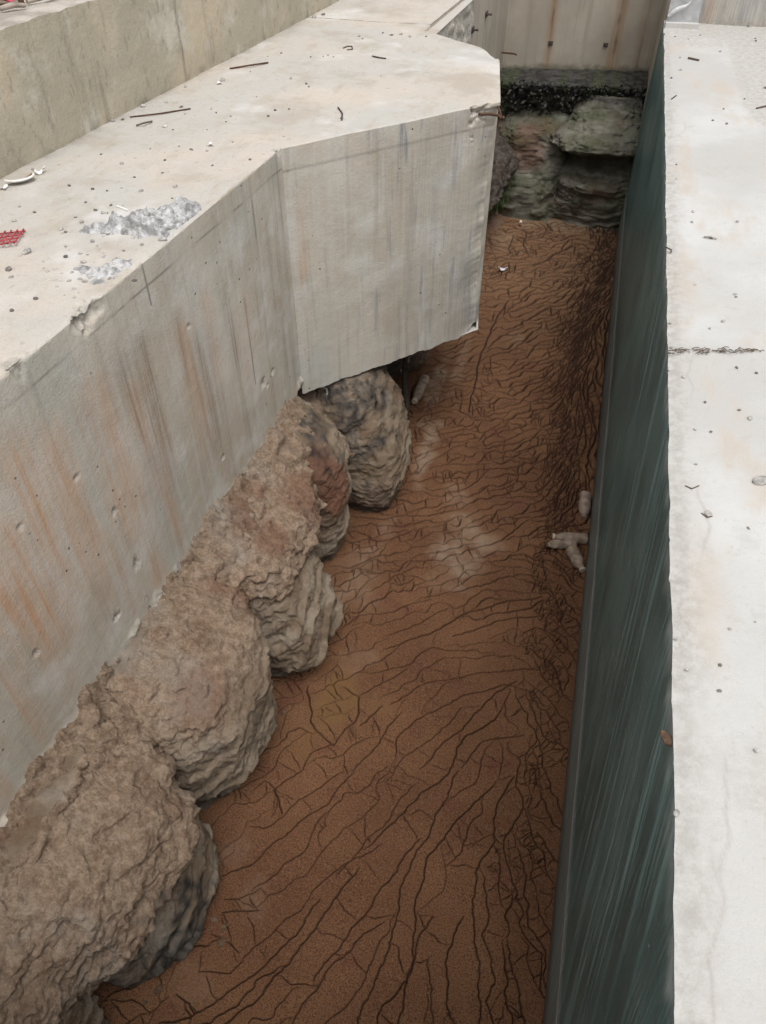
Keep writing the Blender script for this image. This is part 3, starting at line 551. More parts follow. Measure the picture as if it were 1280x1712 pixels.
TRACED = [[(640, 1085), (715, 1060), (790, 1020), (850, 1005), (905, 997)], [(650, 1180), (705, 1145), (765, 1132), (840, 1120), (900, 1120)], [(700, 1285), (740, 1245), (790, 1200), (825, 1160), (862, 1140)],
          [(660, 1270), (665, 1230), (695, 1205), (740, 1180), (785, 1160), (840, 1145), (890, 1155), (910, 1180)], [(770, 1285), (805, 1240), (875, 1227)], [(755, 1065), (815, 1045), (865, 1030), (910, 1030)], [(640, 1065), (705, 1040), (750, 1015)],
          [(765, 1290), (720, 1385), (675, 1465), (655, 1570), (640, 1610), (600, 1700), (585, 1760)], [(827, 1310), (765, 1370), (715, 1435), (695, 1510), (690, 1600), (665, 1712), (650, 1800)],
          [(860, 1300), (830, 1340), (825, 1405), (795, 1460), (790, 1540), (800, 1610), (803, 1712), (800, 1800)], [(775, 1530), (747, 1590), (747, 1670), (757, 1712), (760, 1800)], [(722, 1530), (700, 1570), (680, 1640), (640, 1680), (620, 1740)],
          [(715, 1600), (720, 1665), (725, 1712), (725, 1800)], [(900, 1320), (927, 1380), (945, 1395)], [(895, 1390), (935, 1445)], [(895, 1500), (920, 1570)], [(845, 1570), (865, 1650), (877, 1712)],
          [(590, 1290), (550, 1340), (480, 1390), (425, 1440), (370, 1467)], [(640, 1410), (550, 1460), (500, 1520), (435, 1575), (385, 1625), (330, 1625)], [(575, 1290), (525, 1320), (480, 1355), (445, 1385), (415, 1382)],
          [(435, 1485), (400, 1500), (372, 1505)], [(435, 1520), (400, 1522), (368, 1527)], [(350, 1562), (385, 1575), (400, 1590)], [(535, 1500), (495, 1560), (435, 1620), (380, 1660), (320, 1700), (265, 1710)],
          [(640, 1540), (600, 1570), (550, 1620), (500, 1690), (470, 1730)], [(295, 1660), (315, 1675), (322, 1695)], [(280, 1670), (245, 1695)], [(600, 1450), (560, 1500), (520, 1560), (480, 1610), (420, 1680), (360, 1720)],
          [(690, 1310), (640, 1380), (590, 1430), (560, 1470)], [(700, 1400), (650, 1470), (600, 1540), (560, 1590), (520, 1640)], [(515, 1145), (520, 1210), (555, 1245), (595, 1205), (600, 1165), (575, 1150)], [(600, 1165), (640, 1140), (680, 1120)],
          [(555, 1245), (520, 1260), (500, 1290), (460, 1320), (470, 1360)], [(600, 1215), (640, 1180)], [(670, 1190), (640, 1230), (610, 1270), (590, 1290)], [(565, 1050), (600, 1030), (660, 1020), (720, 1000)],
          [(690, 690), (705, 686), (730, 680)], [(700, 705), (735, 695)], [(688, 745), (715, 742), (745, 735)], [(690, 765), (720, 755), (745, 745)], [(590, 865), (640, 866), (700, 862), (760, 855)], [(850, 500), (815, 560), (800, 610), (790, 650), (785, 690)],
          [(900, 372), (912, 382), (960, 390), (1000, 392)], [(912, 372), (925, 385)], [(980, 376), (995, 388)], [(855, 392), (875, 405), (905, 408)], [(860, 395), (890, 398), (910, 402)], [(1005, 376), (1035, 390)], [(420, 1320), (445, 1305), (460, 1320), (463, 1345), (455, 1365)]]
OC = {}                                         # occupancy in 2-pixel cells
cracks = []
def commit(pts, wdt, kind):
    i = len(cracks); cracks.append((pts, wdt, kind))
    for (x, y) in pts: OC[(int(x//2), int(y//2))] = i
def dens(pts, step=2.0):
    out = []
    for a, b in zip(pts[:-1], pts[1:]):
        n_ = max(1, int(math.hypot(b[0]-a[0], b[1]-a[1])/step))
        out += [(a[0]+(b[0]-a[0])*k/n_, a[1]+(b[1]-a[1])*k/n_) for k in range(n_)]
    return out+[pts[-1]]
_R = random.Random(3)
for t in TRACED:
    t = dens(t, 6); ph = _R.random()*9; t = [(x+1.8*math.sin(i*.55+ph)+1.0*math.sin(i*1.7+ph*2)+_R.uniform(-.6, .6), y+1.8*math.sin(i*.47+ph*3)+_R.uniform(-.9, .9)) for i, (x, y) in enumerate(t)]
    commit(dens(t), _R.uniform(.7, 1.05), 0)
def busy(x, y, r):
    r = int(r//2); cx, cy = int(x//2), int(y//2)
    for i in range(-r, r+1):
        for j in range(-r, r+1):
            if (cx+i, cy+j) in OC: return True
    return False
HIT = [False]
def grow(x, y, sgn, me, maxlen, perp=0):
    HIT[0] = False
    pts = [(x, y)]; wob = 0; trav = 0; pa = None; st = 2.4
    while trav < maxlen:
        wob = wob*.80+_R.gauss(0, .24); a = fdir(x, y)+perp
        if pa is not None and math.cos(a+(0 if sgn > 0 else math.pi)-pa) < 0: sgn = -sgn
        pa = a+(0 if sgn > 0 else math.pi); aa = pa+wob
        x += st*math.cos(aa); y += st*math.sin(aa); trav += st
        if not inside(x, y): break
        c = (int(x//2), int(y//2))
        if c in OC or (c[0]+1, c[1]) in OC or (c[0], c[1]+1) in OC or (c[0]-1, c[1]) in OC or (c[0], c[1]-1) in OC:
            if trav > 8: pts.append((x, y)); HIT[0] = True; break
        pts.append((x, y))
    return pts
for k in range(14000):                           # main, nearly parallel cracks
    y = 372+1500*_R.random()**1.5; le = np.interp(y, L_EDGE[:, 0], L_EDGE[:, 1]); x = _R.uniform(le-10, R_EDGE(y))
    if not inside(x, y): continue
    s = spacing(x, y)
    if busy(x, y, s*.55): continue
    ml = s*(_R.uniform(5, 18) if y > 1000 else _R.uniform(6, 20))
    p1 = grow(x, y, 1, None, ml); p2 = grow(x, y, -1, None, ml)
    pts = p2[::-1]+p1[1:]
    if len(pts) > 4: commit(pts, _R.choice((.45, .55, .65, .8, 1.0) if y > 1000 else (.7, .85, 1.0, 1.1)), 1)
prim = [c for c in cracks]
for k in range(7000):                           # short ones across, from crack to crack
    c = prim[int(_R.random()**.8*len(prim))]; x, y = _R.choice(c[0])
    q = abs(x-np.interp(y, SEAM[:, 0], SEAM[:, 1])); near = math.exp(-(q/(28+y*.01))**2)
    if _R.random() > (.4 if y > 950 else .22 if y > 640 else .04)+.5*near: continue
    s = spacing(x, y); pr = math.pi/2+_R.uniform(-.7, .7); a = fdir(x, y)+pr; sg = _R.choice((1, -1)); a2 = a+(0 if sg > 0 else math.pi)
    pts = grow(x+4.5*math.cos(a2), y+4.5*math.sin(a2), sg, None, s*2.2, pr)
    if len(pts) > 2 and HIT[0]: commit([(x, y)]+pts, _R.uniform(.4, .8), 2)
def build_mud():
    rows = np.arange(1960, 340, -1.05); ys = at_arr(np.stack([np.full_like(rows, 800), rows], 1))[:, 1]; ys = ys[(ys > -.3)]
    dx = .003; xs = np.arange(-1.5, XR-.003, dx); X, Y = np.meshgrid(xs, ys); nr, nc = X.shape
    dy = np.abs(np.gradient(ys)); G = np.zeros_like(X)
    for pts, wdt, kind in cracks:
        Pp = at_arr(pts); n_ = len(Pp); ends = np.minimum(np.arange(n_), np.arange(n_)[::-1])/max(1, min(14, n_/2.5)); tp = np.clip(.35+ends*.65, 0, 1)
        if kind == 0: tp = np.clip(.6+ends, 0, 1)
        ri = np.interp(Pp[:, 1], ys, np.arange(nr))
        for i in range(n_-1):
            a, b = Pp[i], Pp[i+1]; r0 = ri[i]
            if a[1] < ys[0] or a[1] > ys[-1]: continue
            ry = dy[min(nr-1, int(r0))]; hw = max(.0024, (.70 if a[1] < 1.6 else .88)*ry)*wdt*tp[i]; hx = max(hw, .6*dx)
            lx, ux = min(a[0], b[0])-2.2*hx, max(a[0], b[0])+2.2*hx; ly, uy = min(a[1], b[1])-2.2*hw, max(a[1], b[1])+2.2*hw
            c0, c1 = int((lx-xs[0])/dx), int((ux-xs[0])/dx)+2; q0, q1 = np.searchsorted(ys, ly)-1, np.searchsorted(ys, uy)+1
            c0 = max(0, c0); q0 = max(0, q0); c1 = min(nc, c1); q1 = min(nr, q1)
            if c1 <= c0 or q1 <= q0: continue
            gx = xs[None, c0:c1]; gy = ys[q0:q1, None]; e = b-a; l2 = e@e+1e-12
            t = np.clip(((gx-a[0])*e[0]+(gy-a[1])*e[1])/l2, 0, 1); d = np.sqrt((gx-a[0]-t*e[0])**2+(gy-a[1]-t*e[1])**2)
            v = np.exp(-(d/hw)**3)*min(1, .35+.75*wdt)
            sl_ = G[q0:q1, c0:c1]; np.maximum(sl_, v, out=sl_)
    Z = .012*fbm(X, Y, 0*X, 1.1, 3)+.004*fbm(X, Y, 0*X, 7, 3)
    def blob(lst, nf=5, na=1.0):
        r = np.zeros_like(X); n_ = fbm(X, Y, 0*X, nf, 4)
        for px, py, sx, sy, st in lst:
            p = at(px, py, 0); q = np.sqrt(((X-p[0])/sx)**2+((Y-p[1])/sy)**2)+na*n_; r = np.maximum(r, st*(1-sstep(.4, 1.1, q)))
        r *= np.clip(.75+.9*fbm(X, Y, 0*X+9, 16, 3), .2, 1); return r
    pale = blob([(775, 920, .20, .34, .85), (770, 830, .10, .12, .6), (600, 960, .16, .3, .5), (712, 760, .075, .5, .9), (730, 640, .07, .5, .8), (640, 880, .1, .12, .5), (420, 1500, .08, .10, .25), (400, 1410, .08, .11, .25), (320, 1640, .12, .10, .3), (950, 376, .6, .22, .7), (840, 400, .15, .3, .6),
                 (600, 1100, .1, .12, .3), (860, 560, .1, .2, .3), (560, 1010, .1, .12, .55), (770, 610, .06, .4, .5), (790, 420, .1, .6, .6)])
    ochre = blob([(555, 1175, .14, .2, .9), (640, 1180, .08, .08, .5), (640, 920, .06, .1, .4), (520, 1230, .1, .1, .5)])
    tan = np.clip(sstep(4.2, 7.2, Y+.8*fbm(X, Y, 0*X, 1.3, 3)), 0, 1)*.75
    wet = blob([(700, 870, .08, .25, .7)])
    Z -= .022*G+.006*pale; Z += .004*np.exp(-((X-XR)/.03)**2)
    # the mud drapes up a little against the bank
    b = MB(); b.grid(X, Y, Z, crack=np.clip(G*1.05, 0, 1)*.9, pale=pale, ochre=ochre, tan=tan)
    # plain continuation behind the viewer
    u, v = np.meshgrid(np.linspace(-1.5, XR-.003, 40), np.linspace(-3, ys[0], 40)); b.grid(u, v, .012*fbm(u, v, 0*u, 1.1, 3))
    return b
build_mud().build('mud_floor', MUD)['kind'] = 'structure'

# ------------------------------------------------------------------ eroded earth under the left wall: the bank and the lobes standing out of it
def rockify(X, Y, Z, nx, ny, nz, amp=1, tilt=-.6, seed=0, soil=1.0):
    """push a surface along its outward direction: ribs where it is washed clean, lumps and crumbs where it is soil"""
    s = seed*3.7
    wa = fbm(X+s, Y, Z, 2.2, 3); lump = fbm(X+s, Y, Z, 3.2, 3); l2 = fbm(X, Y+s, Z*.7, 7, 3, ridge=True)
    ph = (Z+tilt*(Y+X*.5)+.20*wa)*7.5; saw = ph-np.floor(ph); ph2 = (Z*1.1+tilt*.9*(Y+X*.5)+.16*fbm(X, Y+s, Z, 5, 2))*17; saw2 = ph2-np.floor(ph2)
    lay = (saw**1.6*sstep(1, .88, saw)-.35)*np.clip(.7+1.8*fbm(X, Y, Z+s, 3, 2), 0, 1.3); lay2 = (saw2**1.5*sstep(1, .85, saw2)-.3)*np.clip(.3+2*fbm(X+s, Y+3, Z, 4, 2), 0, 1)
    fl = fbm(X*7+s, Y*7, Z*1.6+.5*wa, 1, 4, .6, ridge=True); cr = fbm(X, Y+s, Z, 13, 5, .62); cr2 = fbm(X, Y, Z+s, 24, 4, .6, ridge=True); cl = sstep(.1, .5, fbm(X+s, Y, Z, 20, 3))
    d = amp*(.06*lump+(.030-.012*soil)*fl+(.006+.018*soil)*l2+(1-.8*soil)*(.034*lay+.014*lay2)+(.024+.014*soil)*cr+(.011+.006*soil)*cr2+.012*soil*cl)
    return X+nx*d, Y+ny*d, Z+nz*d*.4, lay, cr
def column(name, prof, amp=1, soil_z=None, seed=0, mat=None, attrs=None, zres=.0055, tres=230, cap=True, pw=1.0):
    prof = np.array(prof); zs = np.arange(prof[0, 0], prof[-1, 0], zres); cx, cy, rx, ry = [np.interp(zs, prof[:, 0], prof[:, i]) for i in (1, 2, 3, 4)]
    k = np.ones(9)/9
    def sm(a): return np.convolve(np.pad(a, 4, mode='edge'), k, 'valid')
    cx, cy, rx, ry = sm(cx), sm(cy), sm(rx), sm(ry)
    th = np.linspace(0, 2*np.pi, tres, endpoint=False); ct, st = np.cos(th)[None], np.sin(th)[None]; ct, st = np.sign(ct)*np.abs(ct)**pw, np.sign(st)*np.abs(st)**pw
    X = cx[:, None]+rx[:, None]*ct; Y = cy[:, None]+ry[:, None]*st; Z = zs[:, None]+0*X
    so_ = 0.0 if soil_z is None else sstep(soil_z-.12, soil_z+.12, Z+.12*fbm(X, Y, Z, 4, 3))
    X, Y, Z, lay, cr = rockify(X, Y, Z, ct, st, 0*ct+.0, amp, seed=seed, soil=so_)
    b = MB(); at_ = attrs(X, Y, Z, lay, cr) if attrs else {}
    b.grid(X, Y, Z, wrap=True, **at_)
    if cap: b.poly(np.stack([X[-1], Y[-1], Z[-1]], 1), True)
    o = b.build(name, mat or EARTH); place(o, (prof[0, 1], prof[0, 2], 0)); return o
def blobs3(X, Y, Z, lst, na=.5, nf=6):
    r = np.zeros_like(X); n_ = fbm(X, Y, Z, nf, 3)
    for (x, y, z, rr, st) in lst:
        q = np.sqrt((X-x)**2+(Y-y)**2+((Z-z)*.8)**2)/rr+na*n_; r = np.maximum(r, st*(1-sstep(.5, 1.1, q)))
    return r
def lobe_attrs(soil_z, soil_w=.12, red=(), dark=(), moss=()):
    def f(X, Y, Z, lay, cr):
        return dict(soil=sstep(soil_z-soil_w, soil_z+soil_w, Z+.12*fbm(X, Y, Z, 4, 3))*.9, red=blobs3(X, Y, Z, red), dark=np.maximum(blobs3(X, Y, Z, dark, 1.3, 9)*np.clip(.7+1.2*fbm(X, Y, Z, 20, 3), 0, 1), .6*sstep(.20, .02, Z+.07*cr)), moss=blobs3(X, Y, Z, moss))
    return f
def H(z): return z+CH
LB = [('nearest earth lobe at lower left, crumbly buff soil with a smooth grey foot', [(-.05, -1.40, .2, .28, .24), (.25, -1.42, .22, .29, .27), (.4, -1.41, .23, .31, .31), (.6, -1.42, .24, .28, .33), (.72, -1.46, .25, .23, .33), (.82, -1.56, .26, .14, .3)], 1.1, dict(soil_z=.42), .85),
      ('smooth grey earth column with a blue-black stain, below the crumbly mass at lower left', [(-.05, -1.19, .82, .22, .26), (.1, -1.17, .81, .235, .29), (.24, -1.19, .81, .23, .30), (.4, -1.25, .85, .18, .23), (.6, -1.35, .86, .12, .18)], .8, dict(soil_z=1.2, dark=[(-.98, .72, .05, .22, .95), (-1.0, .72, .2, .14, .9)]), .9),
      ('large crumbly buff soil mass at lower left, overhanging the smooth blue-black stained column', [(.24, -1.36, .70, .15, .17), (.29, -1.33, .71, .24, .26), (.37, -1.30, .72, .28, .32), (.45, -1.29, .74, .30, .35), (.6, -1.32, .76, .26, .36), (.7, -1.38, .78, .19, .36), (.79, -1.5, .8, .12, .34)], 1.15, dict(soil_z=.05, dark=[(-.98, .62, .24, .13, .95), (-1.03, .70, .42, .09, .9), (-1.0, .5, .2, .13, .8)]), .8),
      ('earth column with pale diagonal ribs between the crumbly mass and the rounded boulder', [(-.05, -1.23, 1.45, .18, .19), (.06, -1.22, 1.45, .21, .22), (.18, -1.2, 1.44, .25, .26), (.35, -1.2, 1.46, .26, .29), (.52, -1.22, 1.5, .26, .33), (.64, -1.28, 1.54, .23, .36), (.73, -1.38, 1.58, .16, .36), (.80, -1.5, 1.6, .1, .32)], 1.0, dict(soil_z=.56, red=[(-1.2, 1.95, .62, .2, .4), (-1.1, 1.35, .62, .15, .4)]), .8),
      ('rounded grey-brown boulder lobe with a rippled face, in front of the middle of the bank', [(-.05, -1.17, 2.16, .14, .15), (.05, -1.12, 2.14, .21, .21), (.16, -1.07, 2.14, .245, .255), (.32, -1.08, 2.16, .225, .26), (.46, -1.15, 2.18, .18, .25), (.62, -1.28, 2.2, .1, .22)], 1.0, dict(soil_z=.9), .85),
      ('overhanging shelf of crumbly pinkish soil just under the toe of the grey wall', [(.38, -1.40, 2.25, .12, .2), (.43, -1.33, 2.28, .26, .32), (.55, -1.30, 2.32, .29, .38), (.68, -1.32, 2.38, .25, .46), (.75, -1.40, 2.42, .15, .46), (.81, -1.5, 2.4, .08, .4)], 1.2, dict(soil_z=.1, red=[(-1.0, 2.55, .72, .2, .5), (-1.1, 2.2, .72, .12, .5)]), .8),
      ('narrow upright earth column with a rust-red top in the shade of the buttress', [(-.05, -1.25, 2.83, .18, .15), (.1, -1.21, 2.84, .21, .17), (.4, -1.19, 2.88, .215, .175), (.62, -1.21, 2.92, .20, .175), (.73, -1.28, 2.97, .17, .17), (.80, -1.38, 3.0, .12, .15), (.92, -1.5, 3.02, .08, .14)], .7, dict(soil_z=1.1, red=[(-1.0, 2.80, .50, .16, .8), (-1.04, 2.75, .68, .18, .8)], dark=[(-1.1, 2.9, .88, .22, .9)]), .8),  # dark: buttress shade painted over the column top
      ('dark bulging earth column under the hollow of the buttress', [(-.05, -1.05, 3.4, .19, .21), (.08, -1.02, 3.42, .23, .25), (.22, -1.0, 3.44, .245, .265), (.4, -1.04, 3.48, .24, .26), (.58, -1.11, 3.53, .21, .24), (.72, -1.18, 3.58, .18, .23), (.9, -1.3, 3.65, .1, .2)], .85, dict(soil_z=1.3, dark=[(-1.05, 3.4, .86, .38, .9), (-1.15, 3.15, .5, .3, .7)], red=[(-.95, 3.3, .05, .2, .4)]), .8)]  # dark: shade of the overhang painted into the upper part
for i, (lab, pr, am, kw, pw) in enumerate(LB):
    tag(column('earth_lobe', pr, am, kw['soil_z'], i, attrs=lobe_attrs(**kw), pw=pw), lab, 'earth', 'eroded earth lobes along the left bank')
# the bank itself
ys = np.arange(-2.5, 8.6, .011); vs = np.linspace(0, 1, 90); Y, V = np.meshgrid(ys, vs); Z = -.1+V*1.06
Xw = xe(Y); zz_ = np.array([-.1, 0, .25, .38, .46, .58, .70, .78, .84, .96]); bulge = np.interp(Z+.05*fbm(Y, 0*Y, Z*.5, 3, 3), zz_, [.06, .05, .06, .16, .25, .21, .11, .01, -.09, -.3])
recess = np.exp(-((Y-4.15)/.45)**4)*.3; X = Xw+bulge-recess*sstep(.0, .5, 1-V)-.25*sstep(3.05, 3.3, Y)*sstep(5.6, 5.2, Y)*V
X += .12*sstep(6.2, 7.0, Y)*(1-V)*.9
m_ = np.exp(-((Y-4.85)/.28)**2); X += m_*.22*np.exp(-((Z-.06)/.16)**2)
X, Y, Z, lay, cr = rockify(X, Y, Z, 1, 0, 1.6, 1.2)
b = MB(); b.grid(X[::-1], Y[::-1], Z[::-1], soil=(.9*np.ones_like(X))[::-1], red=blobs3(X, Y, Z, [(-.8, 7.3, .1, .4, .6), (-1.2, 2.3, .7, .2, .5)])[::-1], dark=np.maximum(.8*sstep(5.6, 6.6, Y)*sstep(.1, .4, Z), .8*np.exp(-((Y-4.1)/.7)**4))[::-1], moss=.0*X)  # dark: shadow beneath and beyond the buttress painted into the earth colour
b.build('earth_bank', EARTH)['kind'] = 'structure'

# ------------------------------------------------------------------ rock under the far wall
def far_attrs(X, Y, Z, lay, cr):
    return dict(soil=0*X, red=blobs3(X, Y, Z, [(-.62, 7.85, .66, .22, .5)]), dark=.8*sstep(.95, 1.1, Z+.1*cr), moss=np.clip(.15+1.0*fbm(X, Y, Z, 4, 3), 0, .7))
tag(column('rock_column', [(-.05, -.62, 8.15, .42, .42), (.25, -.62, 8.12, .40, .38), (.5, -.6, 8.2, .38, .34), (.75, -.6, 8.25, .36, .34), (.92, -.6, 8.4, .3, .22), (.98, -.6, 8.45, .1, .1)], .9, .2, 11, FARROCK, far_attrs, .008, 170, True, .65), 'reddish mossy rock column on the left under the beige end wall', 'rock')
tag(column('rock_column', [(-.05, .12, 8.2, .40, .44), (.12, .12, 8.2, .42, .46), (.3, .12, 8.2, .42, .44), (.36, .12, 8.2, .44, .5), (.5, .14, 8.25, .42, .46), (.57, .12, 8.3, .36, .36), (.66, .12, 8.28, .40, .44), (.70, .08, 8.2, .48, .58), (.80, .08, 8.2, .46, .54), (.88, .08, 8.25, .34, .42), (1.08, .06, 8.4, .24, .3)], 1.0, .2, 12, FARROCK, far_attrs, .008, 190, True, .6), 'layered pale rock with a protruding cap on the right under the beige end wall', 'rock')
us = np.linspace(-1.15, .4, 220); vs = np.linspace(0, 1, 130); U, V = np.meshgrid(us, vs); Z = -.05+(1.235+.02*fbm(U, 0*U, 0*U, 8, 3))*V
Yb = 8.42+.12*U-.10-.2*V**3+.5*sstep(.982, 1, V); n_ = fbm(U, Z, 0*U, 9, 5, .6, ridge=True); Yb = Yb-.06*n_*(.3+V)-.025*fbm(U, Z, 0*U+5, 20, 3)-.05*fbm(U, Z, 0*U+2, 3, 2)
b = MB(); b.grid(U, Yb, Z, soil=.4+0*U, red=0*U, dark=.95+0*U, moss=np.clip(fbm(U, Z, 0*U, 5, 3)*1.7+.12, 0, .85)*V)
b.build('soil_face', FARROCK)['kind'] = 'structure'
# rotting leaves and roots caught in the dark soil
b = MB()
for k in range(1100):
    x = RNG.uniform(-1.05, .4); z = 1.18-.42*abs(RNG.normal())*.75*(1.0 if x < -.3 or x > .25 else .7)*(.6+.8*abs(math.sin(7*x+1)))
    if z < .7: continue
    y = 8.42+.12*x-.08-.17*(z/1.24)**3-.10*RNG.uniform(.1, 1.1)-.05
    a, c = RNG.normal(size=3), RNG.normal(size=3); a /= np.linalg.norm(a); c -= a*(c@a); c /= np.linalg.norm(c); s = RNG.uniform(.012, .032); p = np.array([x, y, z])
    b.poly([p-a*s, p+c*s*.45, p+a*s, p-c*s*.45])
tag(b.build('leaf_litter', LITTER), 'wet dark leaf litter hanging in the black soil under the end wall', 'leaf litter', kind='stuff')
# little heap of red soil at the far left of the mud
p = at(825, 372, .0); th = np.linspace(0, 2*np.pi, 90, endpoint=False); rr = np.linspace(1, 0, 40); T, Rr = np.meshgrid(th, rr)
X = p[0]-.18+.30*Rr*np.cos(T); Y = p[1]+.12+.45*Rr*np.sin(T); Z = -.02+.2*(1-Rr)**.9*1.0; n_ = fbm(X, Y, Z, 12, 5, .65); X += .05*n_; Z += .05*fbm(X, Y, Z+4, 16, 4)*(1-Rr*.5); Y += .04*n_
b = MB(); b.grid(X, Y, Z, wrap=True, soil=.7+0*X, red=.55+0*X, dark=np.clip(fbm(X, Y, Z, 7, 3), 0, .6), moss=0*X); o = b.build('soil_heap', EARTH); place(o, p); tag(o, 'small heap of crumbly red-brown soil at the far left end of the mud', 'soil heap')
# grass
p = at(833, 335, .25); b = MB()
for k in range(170):
    a = RNG.uniform(0, 6.28); l = RNG.uniform(.08, .2); q = p+np.array([RNG.normal()*.05-.02, RNG.normal()*.1, RNG.uniform(-.12, .1)]); d3 = np.array([math.cos(a)*.6, math.sin(a)*.6, 1]); sdv = np.array([-math.sin(a), math.cos(a), 0])*.004
    m1 = q+d3*l*.55; m2 = q+d3*l*.9+np.array([math.cos(a)*.05, math.sin(a)*.05, -.03])
    b.poly([q-sdv, q+sdv, m1+sdv*.8, m1-sdv*.8]); b.poly([m1-sdv*.8, m1+sdv*.8, m2])
o = b.build('grass_tuft', GRASS); place(o, p); tag(o, 'dark green grass tuft beside the far edge of the buttress', 'grass')

# ------------------------------------------------------------------ bottles in the mud
def lathe(b, prof, n=28, squash=1, dent=0, seed=0):
    prof = np.array(prof); th = np.linspace(0, 2*np.pi, n, endpoint=False); R = prof[:, 1][:, None]; X = prof[:, 0][:, None]+0*R*th[None]
    Yv = R*np.cos(th)[None]; Zv = R*np.sin(th)[None]*squash
    if dent:
        m = 1-dent*np.clip(fbm(X*1.0+seed, Yv, Zv, 17, 2)+.15, 0, 1); Yv = Yv*m; Zv = Zv*m
    b.grid(X, Yv, Zv, wrap=True); b.poly(np.stack([X[0], Yv[0], Zv[0]], 1)); b.poly(np.stack([X[-1], Yv[-1], Zv[-1]], 1)[::-1])
def bottle(foot, mouth, rad, mats, label, squash=.9, dent=.5, seed=0, sink=.0, cap=True, kind=0):
    a, c = at(*foot, rad*.7), at(*mouth, rad*.55); L = np.linalg.norm(c-a); r = empty('plastic_bottle', label, 'bottle', tuple(float(v) for v in (a[0], a[1], 0)), 'muddy plastic bottles in the trench')
    b = MB(); body = [(0, rad*.35), (.004, rad*.8), (.012, rad), (.05, rad), (.055, rad*.93), (.06, rad), (L*.42, rad*.98), (L*.45, rad*.9), (L*.48, rad*.98), (L*.66, rad), (L*.76, rad*.86), (L*.86, rad*.5), (L*.90, rad*.40), (L*.935, rad*.40)]
    if kind: body = [(0, rad*.35), (.004, rad*.8), (.012, rad), (L*.3, rad), (L*.32, rad*.9), (L*.34, rad), (L*.62, rad), (L*.8, rad*.8), (L*.86, rad*.5), (L*.92, rad*.45), (L*.935, rad*.42)]
    prof = np.array(body); s = np.linspace(0, L*.935, 60); lathe(b, np.stack([s, np.interp(s, prof[:, 0], prof[:, 1])], 1), squash=squash, dent=dent, seed=seed)
    mt = Vector([float(v) for v in c-a]); q = mt.to_track_quat('X', 'Z'); o1 = b.build('bottle_body', mats[0], r)
    b = MB(); lathe(b, [(L*.93, rad*.46), (L*.935, rad*.52), (L*.99, rad*.52), (L, rad*.46)], 20); o2 = b.build('bottle_cap', mats[1], r)
    for o in (o1, o2): o.rotation_mode = 'QUATERNION'; o.rotation_quaternion = q; o.location = (0, 0, float(a[2])-sink)
    return r
bottle((983, 902), (923, 897), .037, (MUDPLAST, CAPM), 'mud-coated bottle lying across behind the other two, its base against the green wall', dent=.25, seed=1)
bottle((963, 908), (911, 911), .037, (MUDPLAST, RUST), 'squashed mud-coated bottle lying in front, its dark neck pointing away from the green wall', squash=.7, dent=.7, seed=2)
bottle((953, 916), (974, 954), .038, (MUDPLAST, CAPM), 'mud-coated bottle with its cap pointing at the viewer, beside the green wall', dent=.35, seed=3)
bottle((979, 822), (976, 864), .038, (HAZY, MUDPLAST), 'hazy brown bottle half sunk in the mud by itself, farther along the green wall', dent=.2, seed=4, sink=.014, kind=1)
bottle((711, 632), (692, 672), .042, (MUDPLAST, CAPM), 'pale muddy bottle lying in the dark hollow beneath the buttress', dent=.1, seed=5, kind=1)
# scraps in the mud and in the hollow
def flake(name, mat, px, py, z, s, label, cat, group=None, curl=.3, seed=0):
    p = at(px, py, z); g = np.random.default_rng(seed); n_ = 7; u, v = np.meshgrid(np.linspace(-1, 1, n_), np.linspace(-1, 1, n_)); a = g.uniform(0, 6.28)
    k = .75+.25*np.sin(3*np.arctan2(v, u)+a); X = (u*math.cos(a)-v*math.sin(a)*.6)*s*k; Y = (u*math.sin(a)+v*math.cos(a)*.6)*s*k; Zc = curl*s*(u*u*.8-.3*v*v)+g.normal(size=u.shape)*s*.06
    b = MB(); b.grid(X, Y, Zc-Zc.min()+.003); b.grid(X[::-1], Y[::-1], (Zc-Zc.min())[::-1]+.0005); o = b.build(name, mat); o.location = [float(c) for c in p]; return tag(o, label, cat, group)
flake('paper_scrap', PAPER, 840, 451, .01, .045, 'bluish white paper scrap on the far stretch of the mud', 'scrap', seed=1)
flake('plastic_scrap', GLAZE, 870, 373, .03, .03, 'tiny white scrap at the foot of the far red soil heap', 'scrap', seed=2)
flake('plastic_scrap', GLAZE, 680, 605, .35, .028, 'upper white flake caught on the root in the hollow', 'scrap', curl=1.2, seed=3)
flake('plastic_scrap', GLAZE, 673, 623, .3, .025, 'lower white flake caught beside the root in the hollow', 'scrap', seed=4)
flake('plastic_scrap', PAPER, 978, 360, .08, .05, 'crumpled pale scrap at the foot of the layered far rock', 'scrap', seed=6)
flake('plastic_scrap', TWIG, 846, 868, .01, .018, 'tiny light chip lying on the mud left of the bottles', 'scrap', seed=7)
b = MB(); p = at(678, 690, .12); b.tube([p+np.array(q) for q in ((-.05, .12, .62), (-.03, .08, .45), (-.02, .03, .25), (.0, .0, .1), (.02, -.03, -.06))], [.006, .014, .022, .026, .008], 8); o = b.build('hanging_root', DTWIG); place(o, p); tag(o, 'thick dark root hanging down into the hollow under the buttress', 'root')
p = at(546, 655, .72); b = MB(); b.tube([p+np.array(q) for q in ((-.04, .0, .03), (0, 0, .02), (.005, 0, -.09))], .006); o = b.build('bent_wire', STONE); place(o, p); tag(o, 'pale bent wire hanging from the underside of the buttress', 'wire')

